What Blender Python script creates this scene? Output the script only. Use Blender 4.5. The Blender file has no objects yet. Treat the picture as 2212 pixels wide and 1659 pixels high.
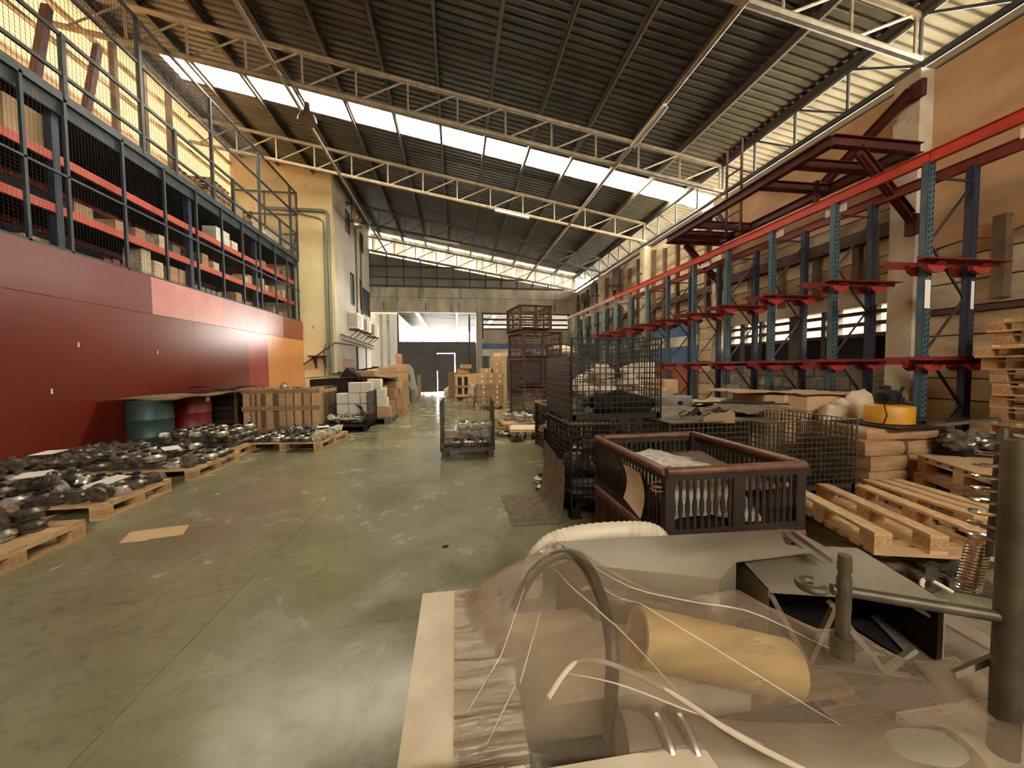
import bpy, math, random
from mathutils import Vector, Matrix, noise as mnoise
rnd = random.Random(7)
PI = math.pi
SC = bpy.context.scene
COL = SC.collection

# ------------------------------------------------------------------ camera
CAM_M = [[0.989007, 0.015088, 0.147098], [-0.147612, 0.042088, 0.988149], [-0.008718, 0.999, -0.043852]]
cam_d = bpy.data.cameras.new('camera'); cam_d.sensor_fit = 'HORIZONTAL'; cam_d.sensor_width = 36.0
cam_d.lens = 810.0 / 2212.0 * 36.0
cam_d.clip_start = 0.05; cam_d.clip_end = 200
cam = bpy.data.objects.new('camera', cam_d); COL.objects.link(cam)
r3 = Matrix(((CAM_M[0][0], CAM_M[0][1], -CAM_M[0][2]),
             (CAM_M[1][0], CAM_M[1][1], -CAM_M[1][2]),
             (CAM_M[2][0], CAM_M[2][1], -CAM_M[2][2])))
cam.matrix_world = Matrix.Translation((0, 0, 1.35)) @ r3.to_4x4()
SC.camera = cam

# ------------------------------------------------------------------ world, light, exposure
w = bpy.data.worlds.new('sky'); SC.world = w; w.use_nodes = True
bg = w.node_tree.nodes['Background']
bg.inputs['Color'].default_value = (1.0, 0.94, 0.84, 1)
bg.inputs['Strength'].default_value = 8.0
SC.view_settings.view_transform = 'Standard'; SC.view_settings.look = 'None'
SC.view_settings.gamma = 1.0; SC.view_settings.use_curve_mapping = False
SC.view_settings.exposure = 2.1
SC.cycles.max_bounces = 10; SC.cycles.diffuse_bounces = 5; SC.cycles.glossy_bounces = 4
SC.cycles.transparent_max_bounces = 24; SC.cycles.transmission_bounces = 6
SC.cycles.caustics_reflective = False; SC.cycles.caustics_refractive = False
SC.cycles.sample_clamp_indirect = 8.0
SC.cycles.use_denoising = True

def area(name, loc, rot, sx, sy, power, color):
    l = bpy.data.lights.new(name, 'AREA'); l.shape = 'RECTANGLE'; l.size = sx; l.size_y = sy
    l.energy = power; l.color = color
    o = bpy.data.objects.new(name, l); COL.objects.link(o); o.location = loc; o.rotation_euler = rot
    return o
# weak warm fill lamp added behind the camera; the back wall has no door
area('rear_fill', (-0.5, -6.6, 2.6), (math.radians(90), 0, 0), 4.0, 3.0, 6, (1.0, 0.90, 0.74))

# ------------------------------------------------------------------ helpers
def lin(c):
    c = c / 255.0
    return c / 12.92 if c <= 0.04045 else ((c + 0.055) / 1.055) ** 2.4
def rgb(t):
    return (lin(t[0]), lin(t[1]), lin(t[2]), 1.0)

def mat(name, c, rough=0.6, metal=0.0, c2=None, scale=4.0, bump=0.0, stretch=(1, 1, 1), coord='obj', coat=0.0,
        lo=0.35, hi=0.65, c3=None, scale3=0.7, stretch3=(1, 1, 1), lo3=0.52, hi3=0.7, rough2=None, detail=6.0, rand=0.0):
    m = bpy.data.materials.new(name); m.use_nodes = True
    nt = m.node_tree; N = nt.nodes; L = nt.links
    b = N['Principled BSDF']
    b.inputs['Base Color'].default_value = rgb(c); b.inputs['Roughness'].default_value = rough
    b.inputs['Metallic'].default_value = metal
    if coat: b.inputs['Coat Weight'].default_value = coat; b.inputs['Coat Roughness'].default_value = 0.28
    if c2 is None and not bump: return m
    if coord == 'obj':
        src = N.new('ShaderNodeTexCoord').outputs['Object']
    else:
        src = N.new('ShaderNodeNewGeometry').outputs['Position']
    def nz(sc, st):
        mp = N.new('ShaderNodeMapping'); mp.inputs['Scale'].default_value = st; L.new(src, mp.inputs['Vector'])
        n = N.new('ShaderNodeTexNoise'); n.inputs['Scale'].default_value = sc; n.inputs['Detail'].default_value = detail
        L.new(mp.outputs[0], n.inputs['Vector']); return n.outputs['Fac']
    f = nz(scale, stretch)
    def rng(fac, a, z):
        r = N.new('ShaderNodeMapRange'); r.inputs['From Min'].default_value = a; r.inputs['From Max'].default_value = z
        L.new(fac, r.inputs['Value']); return r.outputs[0]
    if c2 is not None:
        mx = N.new('ShaderNodeMix'); mx.data_type = 'RGBA'
        mx.inputs['A'].default_value = rgb(c); mx.inputs['B'].default_value = rgb(c2)
        r = rng(f, lo, hi); L.new(r, mx.inputs['Factor']); out = mx.outputs['Result']
        if c3 is not None:
            m3 = N.new('ShaderNodeMix'); m3.data_type = 'RGBA'; L.new(out, m3.inputs['A'])
            m3.inputs['B'].default_value = rgb(c3)
            L.new(rng(nz(scale3, stretch3), lo3, hi3), m3.inputs['Factor']); out = m3.outputs['Result']
        if rand:
            oi = N.new('ShaderNodeObjectInfo'); rv = N.new('ShaderNodeMapRange'); rv.inputs[3].default_value = 1 - rand; rv.inputs[4].default_value = 1 + rand * .6
            L.new(oi.outputs['Random'], rv.inputs[0]); hs = N.new('ShaderNodeHueSaturation'); L.new(rv.outputs[0], hs.inputs['Value']); L.new(out, hs.inputs['Color']); out = hs.outputs['Color']
        L.new(out, b.inputs['Base Color'])
        if rough2 is not None:
            rr = N.new('ShaderNodeMapRange'); rr.inputs['To Min'].default_value = rough; rr.inputs['To Max'].default_value = rough2
            rr.inputs['From Min'].default_value = lo; rr.inputs['From Max'].default_value = hi
            L.new(f, rr.inputs['Value']); L.new(rr.outputs[0], b.inputs['Roughness'])
    if bump:
        bp = N.new('ShaderNodeBump'); bp.inputs['Strength'].default_value = bump; bp.inputs['Distance'].default_value = 0.02
        L.new(f, bp.inputs['Height']); L.new(bp.outputs[0], b.inputs['Normal'])
    return m

def sheet_mat(name, c, clear=0.5, rough=0.5, c2=None):
    """a translucent sheet that lets daylight through"""
    m = bpy.data.materials.new(name); m.use_nodes = True
    nt = m.node_tree; N = nt.nodes; L = nt.links
    N.remove(N['Principled BSDF']); out = N['Material Output']
    tr = N.new('ShaderNodeBsdfTransparent'); tr.inputs['Color'].default_value = rgb(c)
    tl = N.new('ShaderNodeBsdfTranslucent'); tl.inputs['Color'].default_value = rgb(c)
    df = N.new('ShaderNodeBsdfDiffuse'); df.inputs['Color'].default_value = rgb(c)
    if c2:
        g = N.new('ShaderNodeNewGeometry'); mp = N.new('ShaderNodeMapping'); mp.inputs['Scale'].default_value = (1, 1, .15)
        n = N.new('ShaderNodeTexNoise'); n.inputs['Scale'].default_value = 3.0; n.inputs['Detail'].default_value = 5
        L.new(g.outputs['Position'], mp.inputs[0]); L.new(mp.outputs[0], n.inputs['Vector'])
        mr = N.new('ShaderNodeMapRange'); mr.inputs['From Min'].default_value = .42; mr.inputs['From Max'].default_value = .62
        L.new(n.outputs['Fac'], mr.inputs['Value'])
        mx = N.new('ShaderNodeMix'); mx.data_type = 'RGBA'; mx.inputs['A'].default_value = rgb(c); mx.inputs['B'].default_value = rgb(c2)
        L.new(mr.outputs[0], mx.inputs['Factor'])
        L.new(mx.outputs['Result'], tl.inputs['Color']); L.new(mx.outputs['Result'], df.inputs['Color'])
    a = N.new('ShaderNodeMixShader'); a.inputs[0].default_value = 0.25
    L.new(tl.outputs[0], a.inputs[1]); L.new(df.outputs[0], a.inputs[2])
    s = N.new('ShaderNodeMixShader'); s.inputs[0].default_value = clear
    L.new(a.outputs[0], s.inputs[1]); L.new(tr.outputs[0], s.inputs[2]); L.new(s.outputs[0], out.inputs['Surface'])
    return m

class MB:
    def __init__(s): s.v = []; s.f = []; s.sm = []
    def add(s, vs, fs, smooth=False):
        b = len(s.v); s.v += [tuple(x) for x in vs]
        for f in fs: s.f.append([b + i for i in f]); s.sm.append(smooth)
        return s
    def box(s, c, d, rz=0.0, tilt=None):
        x, y, z = d[0] / 2, d[1] / 2, d[2] / 2
        vs = [Vector((i * x, j * y, k * z)) for k in (-1, 1) for j in (-1, 1) for i in (-1, 1)]
        M = Matrix.Rotation(rz, 3, 'Z')
        if tilt: M = M @ Matrix.Rotation(tilt[0], 3, 'X') @ Matrix.Rotation(tilt[1], 3, 'Y')
        vs = [M @ v + Vector(c) for v in vs]
        return s.add(vs, [(0, 2, 3, 1), (4, 5, 7, 6), (0, 1, 5, 4), (2, 6, 7, 3), (0, 4, 6, 2), (1, 3, 7, 5)])
    def cbox(s, c, d, e=.008):
        x, y, z = d[0] / 2, d[1] / 2, d[2] / 2; vs = []; ix = {}
        for sx in (-1, 1):
            for sy in (-1, 1):
                for sz in (-1, 1):
                    for ax in range(3):
                        p = [sx * (x - e), sy * (y - e), sz * (z - e)]; p[ax] = (sx * x, sy * y, sz * z)[ax]
                        ix[(sx, sy, sz, ax)] = len(vs); vs.append((p[0] + c[0], p[1] + c[1], p[2] + c[2]))
        fs = []
        for ax in range(3):
            u, v = (ax + 1) % 3, (ax + 2) % 3
            for sg in (-1, 1):
                q = []
                for a, b_ in ((-1, -1), (1, -1), (1, 1), (-1, 1)):
                    k = [0, 0, 0]; k[ax] = sg; k[u] = a; k[v] = b_; q.append(ix[(k[0], k[1], k[2], ax)])
                fs.append(q if sg > 0 else q[::-1])
        for ax in range(3):                     # edges running along ax
            u, v = (ax + 1) % 3, (ax + 2) % 3
            for a in (-1, 1):
                for b_ in (-1, 1):
                    k0 = [0, 0, 0]; k1 = [0, 0, 0]; k0[ax] = -1; k1[ax] = 1
                    for k in (k0, k1): k[u] = a; k[v] = b_
                    q = [ix[(*k0, u)], ix[(*k1, u)], ix[(*k1, v)], ix[(*k0, v)]]
                    fs.append(q if a * b_ < 0 else q[::-1])
        for sx in (-1, 1):
            for sy in (-1, 1):
                for sz in (-1, 1):
                    q = [ix[(sx, sy, sz, 0)], ix[(sx, sy, sz, 1)], ix[(sx, sy, sz, 2)]]
                    fs.append(q if sx * sy * sz > 0 else q[::-1])
        return s.add(vs, fs)
    def b2(s, x0, x1, y0, y1, z0, z1):
        return s.box(((x0 + x1) / 2, (y0 + y1) / 2, (z0 + z1) / 2), (abs(x1 - x0), abs(y1 - y0), abs(z1 - z0)))
    def bar(s, p, q, w, h=None, up=(0, 0, 1)):
        p = Vector(p); q = Vector(q); h = h or w
        d = (q - p).normalized(); u = Vector(up)
        if abs(d.dot(u)) > 0.98: u = Vector((0, 1, 0))
        a = d.cross(u).normalized(); b = a.cross(d).normalized()
        vs = []
        for o in (p, q):
            for i, j in ((-1, -1), (1, -1), (1, 1), (-1, 1)): vs.append(o + a * (i * w / 2) + b * (j * h / 2))
        return s.add(vs, [(3, 2, 1, 0), (4, 5, 6, 7), (0, 1, 5, 4), (1, 2, 6, 5), (2, 3, 7, 6), (3, 0, 4, 7)])
    def path(s, pts, r, n=8, caps=True, smooth=True):
        pts = [Vector(p) for p in pts]; vs = []; fs = []
        rs = r if isinstance(r, (list, tuple)) else [r] * len(pts)
        prev = None
        for i, p in enumerate(pts):
            d = (pts[min(i + 1, len(pts) - 1)] - pts[max(i - 1, 0)]).normalized()
            if prev is None:
                u = Vector((0, 0, 1)) if abs(d.z) < 0.9 else Vector((1, 0, 0))
                a = d.cross(u).normalized()
            else:
                a = (prev - d * prev.dot(d)).normalized()
            prev = a; b = d.cross(a)
            for k in range(n):
                t = 2 * PI * k / n; vs.append(p + (a * math.cos(t) + b * math.sin(t)) * rs[i])
        m = len(pts)
        for i in range(m - 1):
            for k in range(n):
                k2 = (k + 1) % n; fs.append((i * n + k, i * n + k2, (i + 1) * n + k2, (i + 1) * n + k))
        s.add(vs, fs, smooth)
        if caps:
            b0 = len(s.v) - len(vs)
            s.f.append([b0 + k for k in reversed(range(n))]); s.sm.append(False)
            s.f.append([b0 + (m - 1) * n + k for k in range(n)]); s.sm.append(False)
        return s
    def tube(s, p, q, r, n=8): return s.path([p, q], r, n)
    def lathe(s, prof, c=(0, 0, 0), n=16, M=None, smooth=True):
        vs = []; fs = []
        for r, z in prof:
            for k in range(n):
                t = 2 * PI * k / n; v = Vector((r * math.cos(t), r * math.sin(t), z))
                if M is not None: v = M @ v
                vs.append(v + Vector(c))
        for i in range(len(prof) - 1):
            for k in range(n):
                k2 = (k + 1) % n; fs.append((i * n + k, i * n + k2, (i + 1) * n + k2, (i + 1) * n + k))
        s.add(vs, fs, smooth)
        b0 = len(s.v) - len(vs)
        if prof[0][0] > 1e-4: s.f.append([b0 + k for k in reversed(range(n))]); s.sm.append(False)
        if prof[-1][0] > 1e-4: s.f.append([b0 + (len(prof) - 1) * n + k for k in range(n)]); s.sm.append(False)
        return s
    def prism(s, poly, z0, z1, M=None):
        """poly in XY extruded in Z, then moved by the 4x4 matrix M"""
        n = len(poly); vs = [Vector((x, y, z0)) for x, y in poly] + [Vector((x, y, z1)) for x, y in poly]
        if M is not None: vs = [M @ v for v in vs]
        fs = [tuple(reversed(range(n))), tuple(range(n, 2 * n))]
        fs += [(i, (i + 1) % n, n + (i + 1) % n, n + i) for i in range(n)]
        return s.add(vs, fs)
    def grid(s, nx, ny, fn, th=0.0, smooth=True):
        """fn(u,v)->point; a thin sheet with thickness th (in Z)"""
        vs = [Vector(fn(i / nx, j / ny)) for j in range(ny + 1) for i in range(nx + 1)]
        W = nx + 1
        fs = [(j * W + i, j * W + i + 1, (j + 1) * W + i + 1, (j + 1) * W + i) for j in range(ny) for i in range(nx)]
        s.add(vs, fs, smooth)
        if th:
            lo = [v - Vector((0, 0, th)) for v in vs]
            s.add(lo, [tuple(reversed(f)) for f in fs], smooth)
            b1 = len(s.v) - len(lo); b0 = b1 - len(vs)
            ring = [i for i in range(W)] + [j * W + nx for j in range(1, ny + 1)] + [ny * W + i for i in range(nx - 1, -1, -1)] + [j * W for j in range(ny - 1, 0, -1)]
            for a in range(len(ring)):
                i, k = ring[a], ring[(a + 1) % len(ring)]
                s.f.append([b0 + k, b0 + i, b1 + i, b1 + k]); s.sm.append(False)
        return s
    def mesh(s, name, m):
        me = bpy.data.meshes.new(name); me.from_pydata(s.v, [], s.f)
        me.polygons.foreach_set('use_smooth', s.sm); me.update()
        if m is not None: me.materials.append(m)
        if any(s.sm): me.set_sharp_from_angle(angle=math.radians(42))
        return me
    def build(s, name, m, parent=None, loc=None, rz=0.0):
        o = bpy.data.objects.new(name, s.mesh(name, m)); COL.objects.link(o)
        if parent is not None: o.parent = parent
        if loc is not None: o.location = loc
        if rz: o.rotation_euler = (0, 0, rz)
        return o

def tag(o, label=None, cat=None, group=None, kind=None):
    if label: o['label'] = label
    if cat: o['category'] = cat
    if group: o['group'] = group
    if kind: o['kind'] = kind
    return o
def thing(name, label, cat, loc=(0, 0, 0), rz=0.0, group=None):
    o = bpy.data.objects.new(name, None); COL.objects.link(o)
    o.location = loc; o.rotation_euler = (0, 0, rz); o.empty_display_size = 0.1
    return tag(o, label, cat, group)
def dup(root, loc, rz=0.0, label=None, group=None, rot=None):
    r = root.copy(); COL.objects.link(r); r.location = loc; r.rotation_euler = rot or (0, 0, rz)
    tag(r, label, None, group)
    for ch in root.children:
        c = ch.copy(); COL.objects.link(c); c.parent = r
        for g in ch.children:
            d = g.copy(); COL.objects.link(d); d.parent = c
    return r
CUBES = {}
def piece(name, m, x0, x1, y0, y1, z0, z1, parent, rz=0.0, jit=0.0):
    """one box piece sharing the unit cube of its material"""
    k = m.name
    if k not in CUBES: CUBES[k] = MB().box((0, 0, 0), (1, 1, 1)).mesh('unit_' + k, m)
    o = bpy.data.objects.new(name, CUBES[k]); COL.objects.link(o); o.parent = parent
    o.location = ((x0 + x1) / 2, (y0 + y1) / 2, (z0 + z1) / 2)
    o.scale = (abs(x1 - x0), abs(y1 - y0), abs(z1 - z0)); o.rotation_euler = (jit and rnd.uniform(-jit, jit), jit and rnd.uniform(-jit, jit), rz)
    return o
ORD = ['first', 'second', 'third', 'fourth', 'fifth', 'sixth', 'seventh', 'eighth', 'ninth', 'tenth', 'eleventh', 'twelfth',
       'thirteenth', 'fourteenth', 'fifteenth', 'sixteenth', 'seventeenth', 'eighteenth', 'nineteenth', 'twentieth']

# ------------------------------------------------------------------ materials
M = {}
def floor_mat():
    m = bpy.data.materials.new('floor_green'); m.use_nodes = True
    nt = m.node_tree; N = nt.nodes; L = nt.links; b = N['Principled BSDF']
    pos = N.new('ShaderNodeNewGeometry').outputs['Position']
    def nz(sc, det, dist, st=(1, 1, 1), rot=0):
        mp = N.new('ShaderNodeMapping'); mp.inputs['Scale'].default_value = st; mp.inputs['Rotation'].default_value = (0, 0, rot); L.new(pos, mp.inputs[0])
        n = N.new('ShaderNodeTexNoise'); n.inputs['Scale'].default_value = sc; n.inputs['Detail'].default_value = det
        n.inputs['Distortion'].default_value = dist; n.inputs['Roughness'].default_value = .62; L.new(mp.outputs[0], n.inputs['Vector']); return n.outputs['Fac']
    def rng(f, a, z, t0=0, t1=1):
        r = N.new('ShaderNodeMapRange'); r.inputs[1].default_value = a; r.inputs[2].default_value = z; r.inputs[3].default_value = t0; r.inputs[4].default_value = t1
        L.new(f, r.inputs[0]); return r.outputs[0]
    def mix(f, a, c):
        x = N.new('ShaderNodeMix'); x.data_type = 'RGBA'; L.new(f, x.inputs['Factor'])
        if isinstance(a, tuple): x.inputs['A'].default_value = rgb(a)
        else: L.new(a, x.inputs['A'])
        x.inputs['B'].default_value = rgb(c); return x.outputs['Result']
    big = nz(.35, 4, .6); mid = nz(1.7, 12, .5); fine = nz(9.0, 10, 1.2); scr = nz(2.2, 9, .4, (1, 4, 1), .9)
    c = mix(rng(big, .35, .65), (140, 137, 104), (116, 113, 84))
    c = mix(rng(mid, .42, .75, 0, .6), c, (166, 162, 132))
    c = mix(rng(fine, .50, .72, 0, .38), c, (84, 78, 56))
    c = mix(rng(scr, .60, .72, 0, .55), c, (112, 92, 72))
    L.new(c, b.inputs['Base Color'])
    L.new(rng(mid, .35, .7, .13, .34), b.inputs['Roughness'])
    bp = N.new('ShaderNodeBump'); bp.inputs['Strength'].default_value = .12; bp.inputs['Distance'].default_value = .01
    L.new(mid, bp.inputs['Height']); L.new(bp.outputs[0], b.inputs['Normal'])
    return m
M['floor'] = floor_mat()
M['joint'] = mat('joint_dark', (92, 90, 72), .9)
M['roof'] = mat('roof_metal', (100, 100, 96), .4, .72, (86, 86, 82), 2.0, coord='world')
M['purlin'] = mat('purlin_grey', (104, 99, 88), .55, .3)
M['truss'] = mat('truss_paint', (160, 148, 122), .5, .1, (132, 120, 96), 6, coord='world')
M['trussdark'] = mat('eave_steel', (78, 82, 78), .5, .2)
M['sky'] = sheet_mat('translucent_strip', (255, 250, 236), .75)
M['endsheet'] = sheet_mat('stained_light_sheet', (92, 89, 82), .0, c2=(66, 60, 44))
M['glowclad'] = sheet_mat('glow_cladding', (176, 156, 132), .0)  # warm light on the wall imitated by a tinted translucent sheet
M['tan'] = mat('tan_board', (206, 172, 128), .75, 0, (176, 140, 98), .9, .12, (1, 1, 2.2), 'world', lo=.38, hi=.66)
M['plank'] = mat('concrete_plank', (206, 184, 146), .85, 0, (168, 146, 110), 2.2, .25, (1, 1, 2.5), 'world', rand=.12, c3=(120, 104, 80), scale3=1.4, stretch3=(1, 2.0, .35), lo3=.58, hi3=.75)
M['clad'] = mat('pale_cladding', (228, 214, 184), .7, 0, (194, 178, 146), 1.6, .15, (1, 1, 3), 'world', rand=.15, c3=(130, 112, 84), scale3=1.1, lo3=.56, hi3=.74)
M['clad2'] = mat('weathered_cladding', (190, 172, 138), .75, 0, (150, 132, 100), 1.8, .15, (1, 1, 3), 'world', c3=(110, 94, 70), scale3=1.3, lo3=.54, hi3=.72)
M['brace'] = mat('brace_dark', (62, 58, 52), .6, .2)
M['column'] = mat('column_concrete', (214, 202, 174), .85, 0, (176, 162, 132), 2.2, .2, coord='world', c3=(120, 110, 88), scale3=3.0, lo3=.62, hi3=.72)
M['block'] = mat('block_grey', (146, 142, 126), .9, 0, (112, 108, 96), 5, .5, coord='world', rand=.3, c3=(190, 186, 168), scale3=3, lo3=.55, hi3=.66)
M['mortar'] = mat('mortar', (176, 170, 150), .95)
M['bluep'] = mat('blue_stripe_paint', (62, 98, 138), .6, 0, (84, 114, 146), 2, coord='world')
M['whitep'] = mat('white_stripe_paint', (222, 214, 194), .6, 0, (190, 180, 158), 2, coord='world')
M['redp'] = mat('oxide_base_paint', (160, 96, 70), .7, 0, (132, 78, 58), 2, coord='world')
M['brownbeam'] = mat('brown_girder', (96, 74, 54), .7, 0, (70, 52, 38), 3, coord='world')
M['stud'] = mat('stud_brown', (118, 98, 74), .8, 0, (84, 68, 50), 3, coord='world')
M['fargrid'] = mat('fibre_sheet_grey', (128, 124, 112), .8, 0, (104, 100, 90), 1.2, coord='world')
M['girt'] = mat('girt_dark', (74, 66, 56), .7)
M['concrete'] = mat('stained_beam', (182, 172, 150), .85, 0, (146, 136, 116), 1.6, .2, (1, 1, .35), 'world', c3=(92, 86, 74), scale3=1.8, stretch3=(1.6, 1, .25), lo3=.56, hi3=.72)
M['cream'] = mat('cream_plaster', (222, 206, 158), .85, 0, (206, 188, 140), 1.2, .1, coord='world', c3=(120, 108, 78), scale3=3.2, lo3=.67, hi3=.74)
M['plaster'] = mat('pale_plaster', (206, 198, 184), .85, 0, (184, 174, 158), 1.0, .1, coord='world', c3=(124, 116, 104), scale3=1.6, lo3=.64, hi3=.74)
M['white'] = mat('white_render', (232, 232, 228), .7)
M['gate'] = mat('gate_sheet', (88, 86, 86), .6, .1, (82, 78, 78), 1.5, coord='world')
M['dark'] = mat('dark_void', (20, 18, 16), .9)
M['glass'] = mat('window_glass', (150, 170, 186), .12, 0, coat=.3)
M['frame'] = mat('window_frame_dark', (58, 56, 54), .5)
M['steelblue'] = mat('mesh_frame_blue', (62, 74, 78), .55, .2, (48, 58, 62), 6, coord='world')
M['teal'] = mat('rack_teal', (84, 108, 112), .5, .15, (62, 90, 108), 5, coord='world')
M['navy'] = mat('rack_navy', (50, 60, 82), .5, .15, (42, 50, 68), 5, coord='world')
M['orange'] = mat('beam_orange_red', (206, 66, 38), .5, .05, (184, 54, 34), 4, coord='world')
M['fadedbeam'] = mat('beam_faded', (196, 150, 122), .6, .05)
M['railred'] = mat('rail_red', (128, 44, 36), .5, .1, (108, 36, 30), 6, coord='world')
M['armred'] = mat('arm_red', (184, 62, 58), .5, .05, (160, 50, 48), 6, coord='world')
M['shelfred'] = mat('shelf_beam_red', (204, 88, 68), .5, .05)
M['oxide'] = mat('oxide_steel', (92, 40, 30), .6, .2, (72, 30, 24), 6, coord='world')
M['pan_dark'] = mat('panel_dark_red', (122, 44, 26), .28, 0, (112, 40, 24), 1.0, coord='world', coat=.35)
M['pan_sheen'] = mat('panel_sheen', (214, 144, 134), .30, 0, (202, 130, 122), 2, coord='world', coat=.2)  # reflected sheen of the upper panels, put into their colour
M['pan_lilac'] = mat('panel_grey_pink', (196, 146, 144), .30, 0, (184, 134, 134), 2, coord='world', coat=.2)  # reflected sheen on upper panels as colour; the notice board shares it
M['pan_red'] = mat('panel_red', (166, 58, 40), .28, 0, coat=.35)
M['pan_tan'] = mat('panel_orange_tan', (232, 160, 88), .3, 0, coat=.3)
M['pan_brown'] = mat('panel_brown', (150, 78, 44), .4, 0, coat=.2)
M['pine'] = mat('pine_board', (214, 182, 134), .75, 0, (188, 152, 104), 3.0, .15, (1, 9, 9), rand=.2)
M['pine2'] = mat('pine_grey_board', (184, 152, 110), .8, 0, (152, 122, 84), 3.0, .15, (1, 9, 9), rand=.25)
M['pineb'] = mat('pine_block', (200, 162, 114), .75, 0, (164, 128, 86), 5.0, .1, rand=.2)
M['card'] = mat('cardboard', (196, 164, 124), .8, 0, (182, 148, 108), 2.0, .04, rand=.22)
M['card2'] = mat('cardboard_dark', (170, 138, 102), .8, 0, (150, 120, 86), 2.0, .04, rand=.22)
M['cardpale'] = mat('pale_corrugated_card', (222, 192, 144), .8, 0, (206, 174, 124), 3, .05, (1, 20, 1))
M['shade_lining'] = mat('crate_shade', (120, 94, 64), .8)
M['tape'] = mat('brown_tape', (206, 164, 112), .35)
M['paper'] = mat('white_paper', (240, 236, 222), .7)
M['whitebox'] = mat('white_carton', (232, 226, 206), .7)
M['cast'] = mat('cast_metal', (140, 132, 114), .32, .5, (84, 78, 64), 14, .25, rand=.35)
M['castlight'] = mat('cast_metal_bright', (222, 217, 200), .3, .35, (150, 144, 126), 14, .25)
M['black'] = mat('black_rubber', (20, 20, 19), .6)
M['wire'] = mat('cage_wire', (92, 86, 70), .45, .6)
M['wiredark'] = mat('cage_wire_dark', (48, 42, 34), .5, .5)
M['rust'] = mat('rusty_steel', (112, 78, 56), .65, .25, (78, 52, 38), 8, .25, coord='world')
M['parcel'] = mat('wrapped_parcel', (188, 152, 110), .4, 0, (150, 116, 80), 3.0, .5, (1, 1, 5), coat=.3)
M['rustdark'] = mat('rusty_steel_dark', (58, 44, 34), .75, .2, (42, 32, 25), 8, .2, coord='world')
M['rim'] = mat('worn_tube_rim', (134, 98, 72), .5, .4, (104, 72, 52), 9, .1, coord='world')
M['drumteal'] = mat('drum_teal', (58, 84, 78), .45, .1, (48, 72, 66), 3, .05)
M['drumred'] = mat('drum_red', (130, 40, 34), .45, .1, (108, 32, 28), 3, .05)
M['oldboard'] = mat('grimy_board', (132, 112, 84), .8, 0, (92, 78, 58), 4, .1)
M['matgrey'] = mat('grey_felt_mat', (118, 104, 82), .85, 0, (92, 80, 62), 12, .25, c3=(196, 184, 158), scale3=22, stretch3=(1, 3, 1), lo3=.62, hi3=.72)
M['yellow'] = mat('machine_yellow', (214, 158, 44), .45, 0, (190, 134, 34), 5, .05)
M['alu'] = mat('brushed_alu', (196, 188, 168), .32, .6, (176, 168, 148), 3, 0, (1, 14, 14))
M['ductgrey'] = mat('duct_grey', (158, 148, 124), .42, .15, (142, 132, 110), 2.0, .03)
M['foam'] = mat('white_foam_board', (226, 212, 182), .7, 0, (206, 190, 160), 6, .08)
M['tubeyellow'] = mat('cream_plastic_tube', (232, 200, 128), .35)
M['steel'] = mat('dull_steel', (112, 104, 86), .5, .6, (84, 77, 62), 9, .1)
M['foil'] = mat('crumpled_foil', (226, 220, 200), .42, .35, (176, 168, 146), 18, .5)
M['canopy'] = mat('canopy_sheet', (84, 84, 92), .9); M['canopy'].node_tree.nodes['Principled BSDF'].inputs['Specular IOR Level'].default_value = 0
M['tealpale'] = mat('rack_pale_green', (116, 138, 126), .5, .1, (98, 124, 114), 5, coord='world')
M['chrome'] = mat('chrome_spring', (214, 206, 188), .18, 1.0)
M['hose'] = mat('white_hose', (226, 214, 186), .45)
M['tarp'] = mat('grey_tarp', (176, 172, 156), .5, 0, (142, 138, 124), 3, .2)
M['bag'] = mat('clear_bag', (196, 176, 146), .3, 0, (150, 124, 98), 5, .4, coat=.5)
M['sack'] = mat('pale_sack', (220, 204, 172), .75, 0, (188, 168, 134), 5, .3)
M['greyplastic'] = mat('grey_plastic', (110, 110, 100), .5)
M['ac'] = mat('ac_cream', (222, 212, 184), .5)
M['acdark'] = mat('ac_grille', (70, 66, 58), .6)
M['pipe'] = mat('green_grey_pipe', (118, 126, 110), .5, .2)
M['lamp'] = mat('lamp_reflector', (120, 108, 88), .3, .7)
M['lampwhite'] = mat('lamp_batten', (226, 214, 184), .5)
M['bluecloth'] = mat('blue_cloth', (44, 50, 66), .9)
M['shelfdark'] = mat('shelf_dark', (44, 40, 36), .8)
M['green'] = mat('green_drum', (70, 80, 60), .6)

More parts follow.
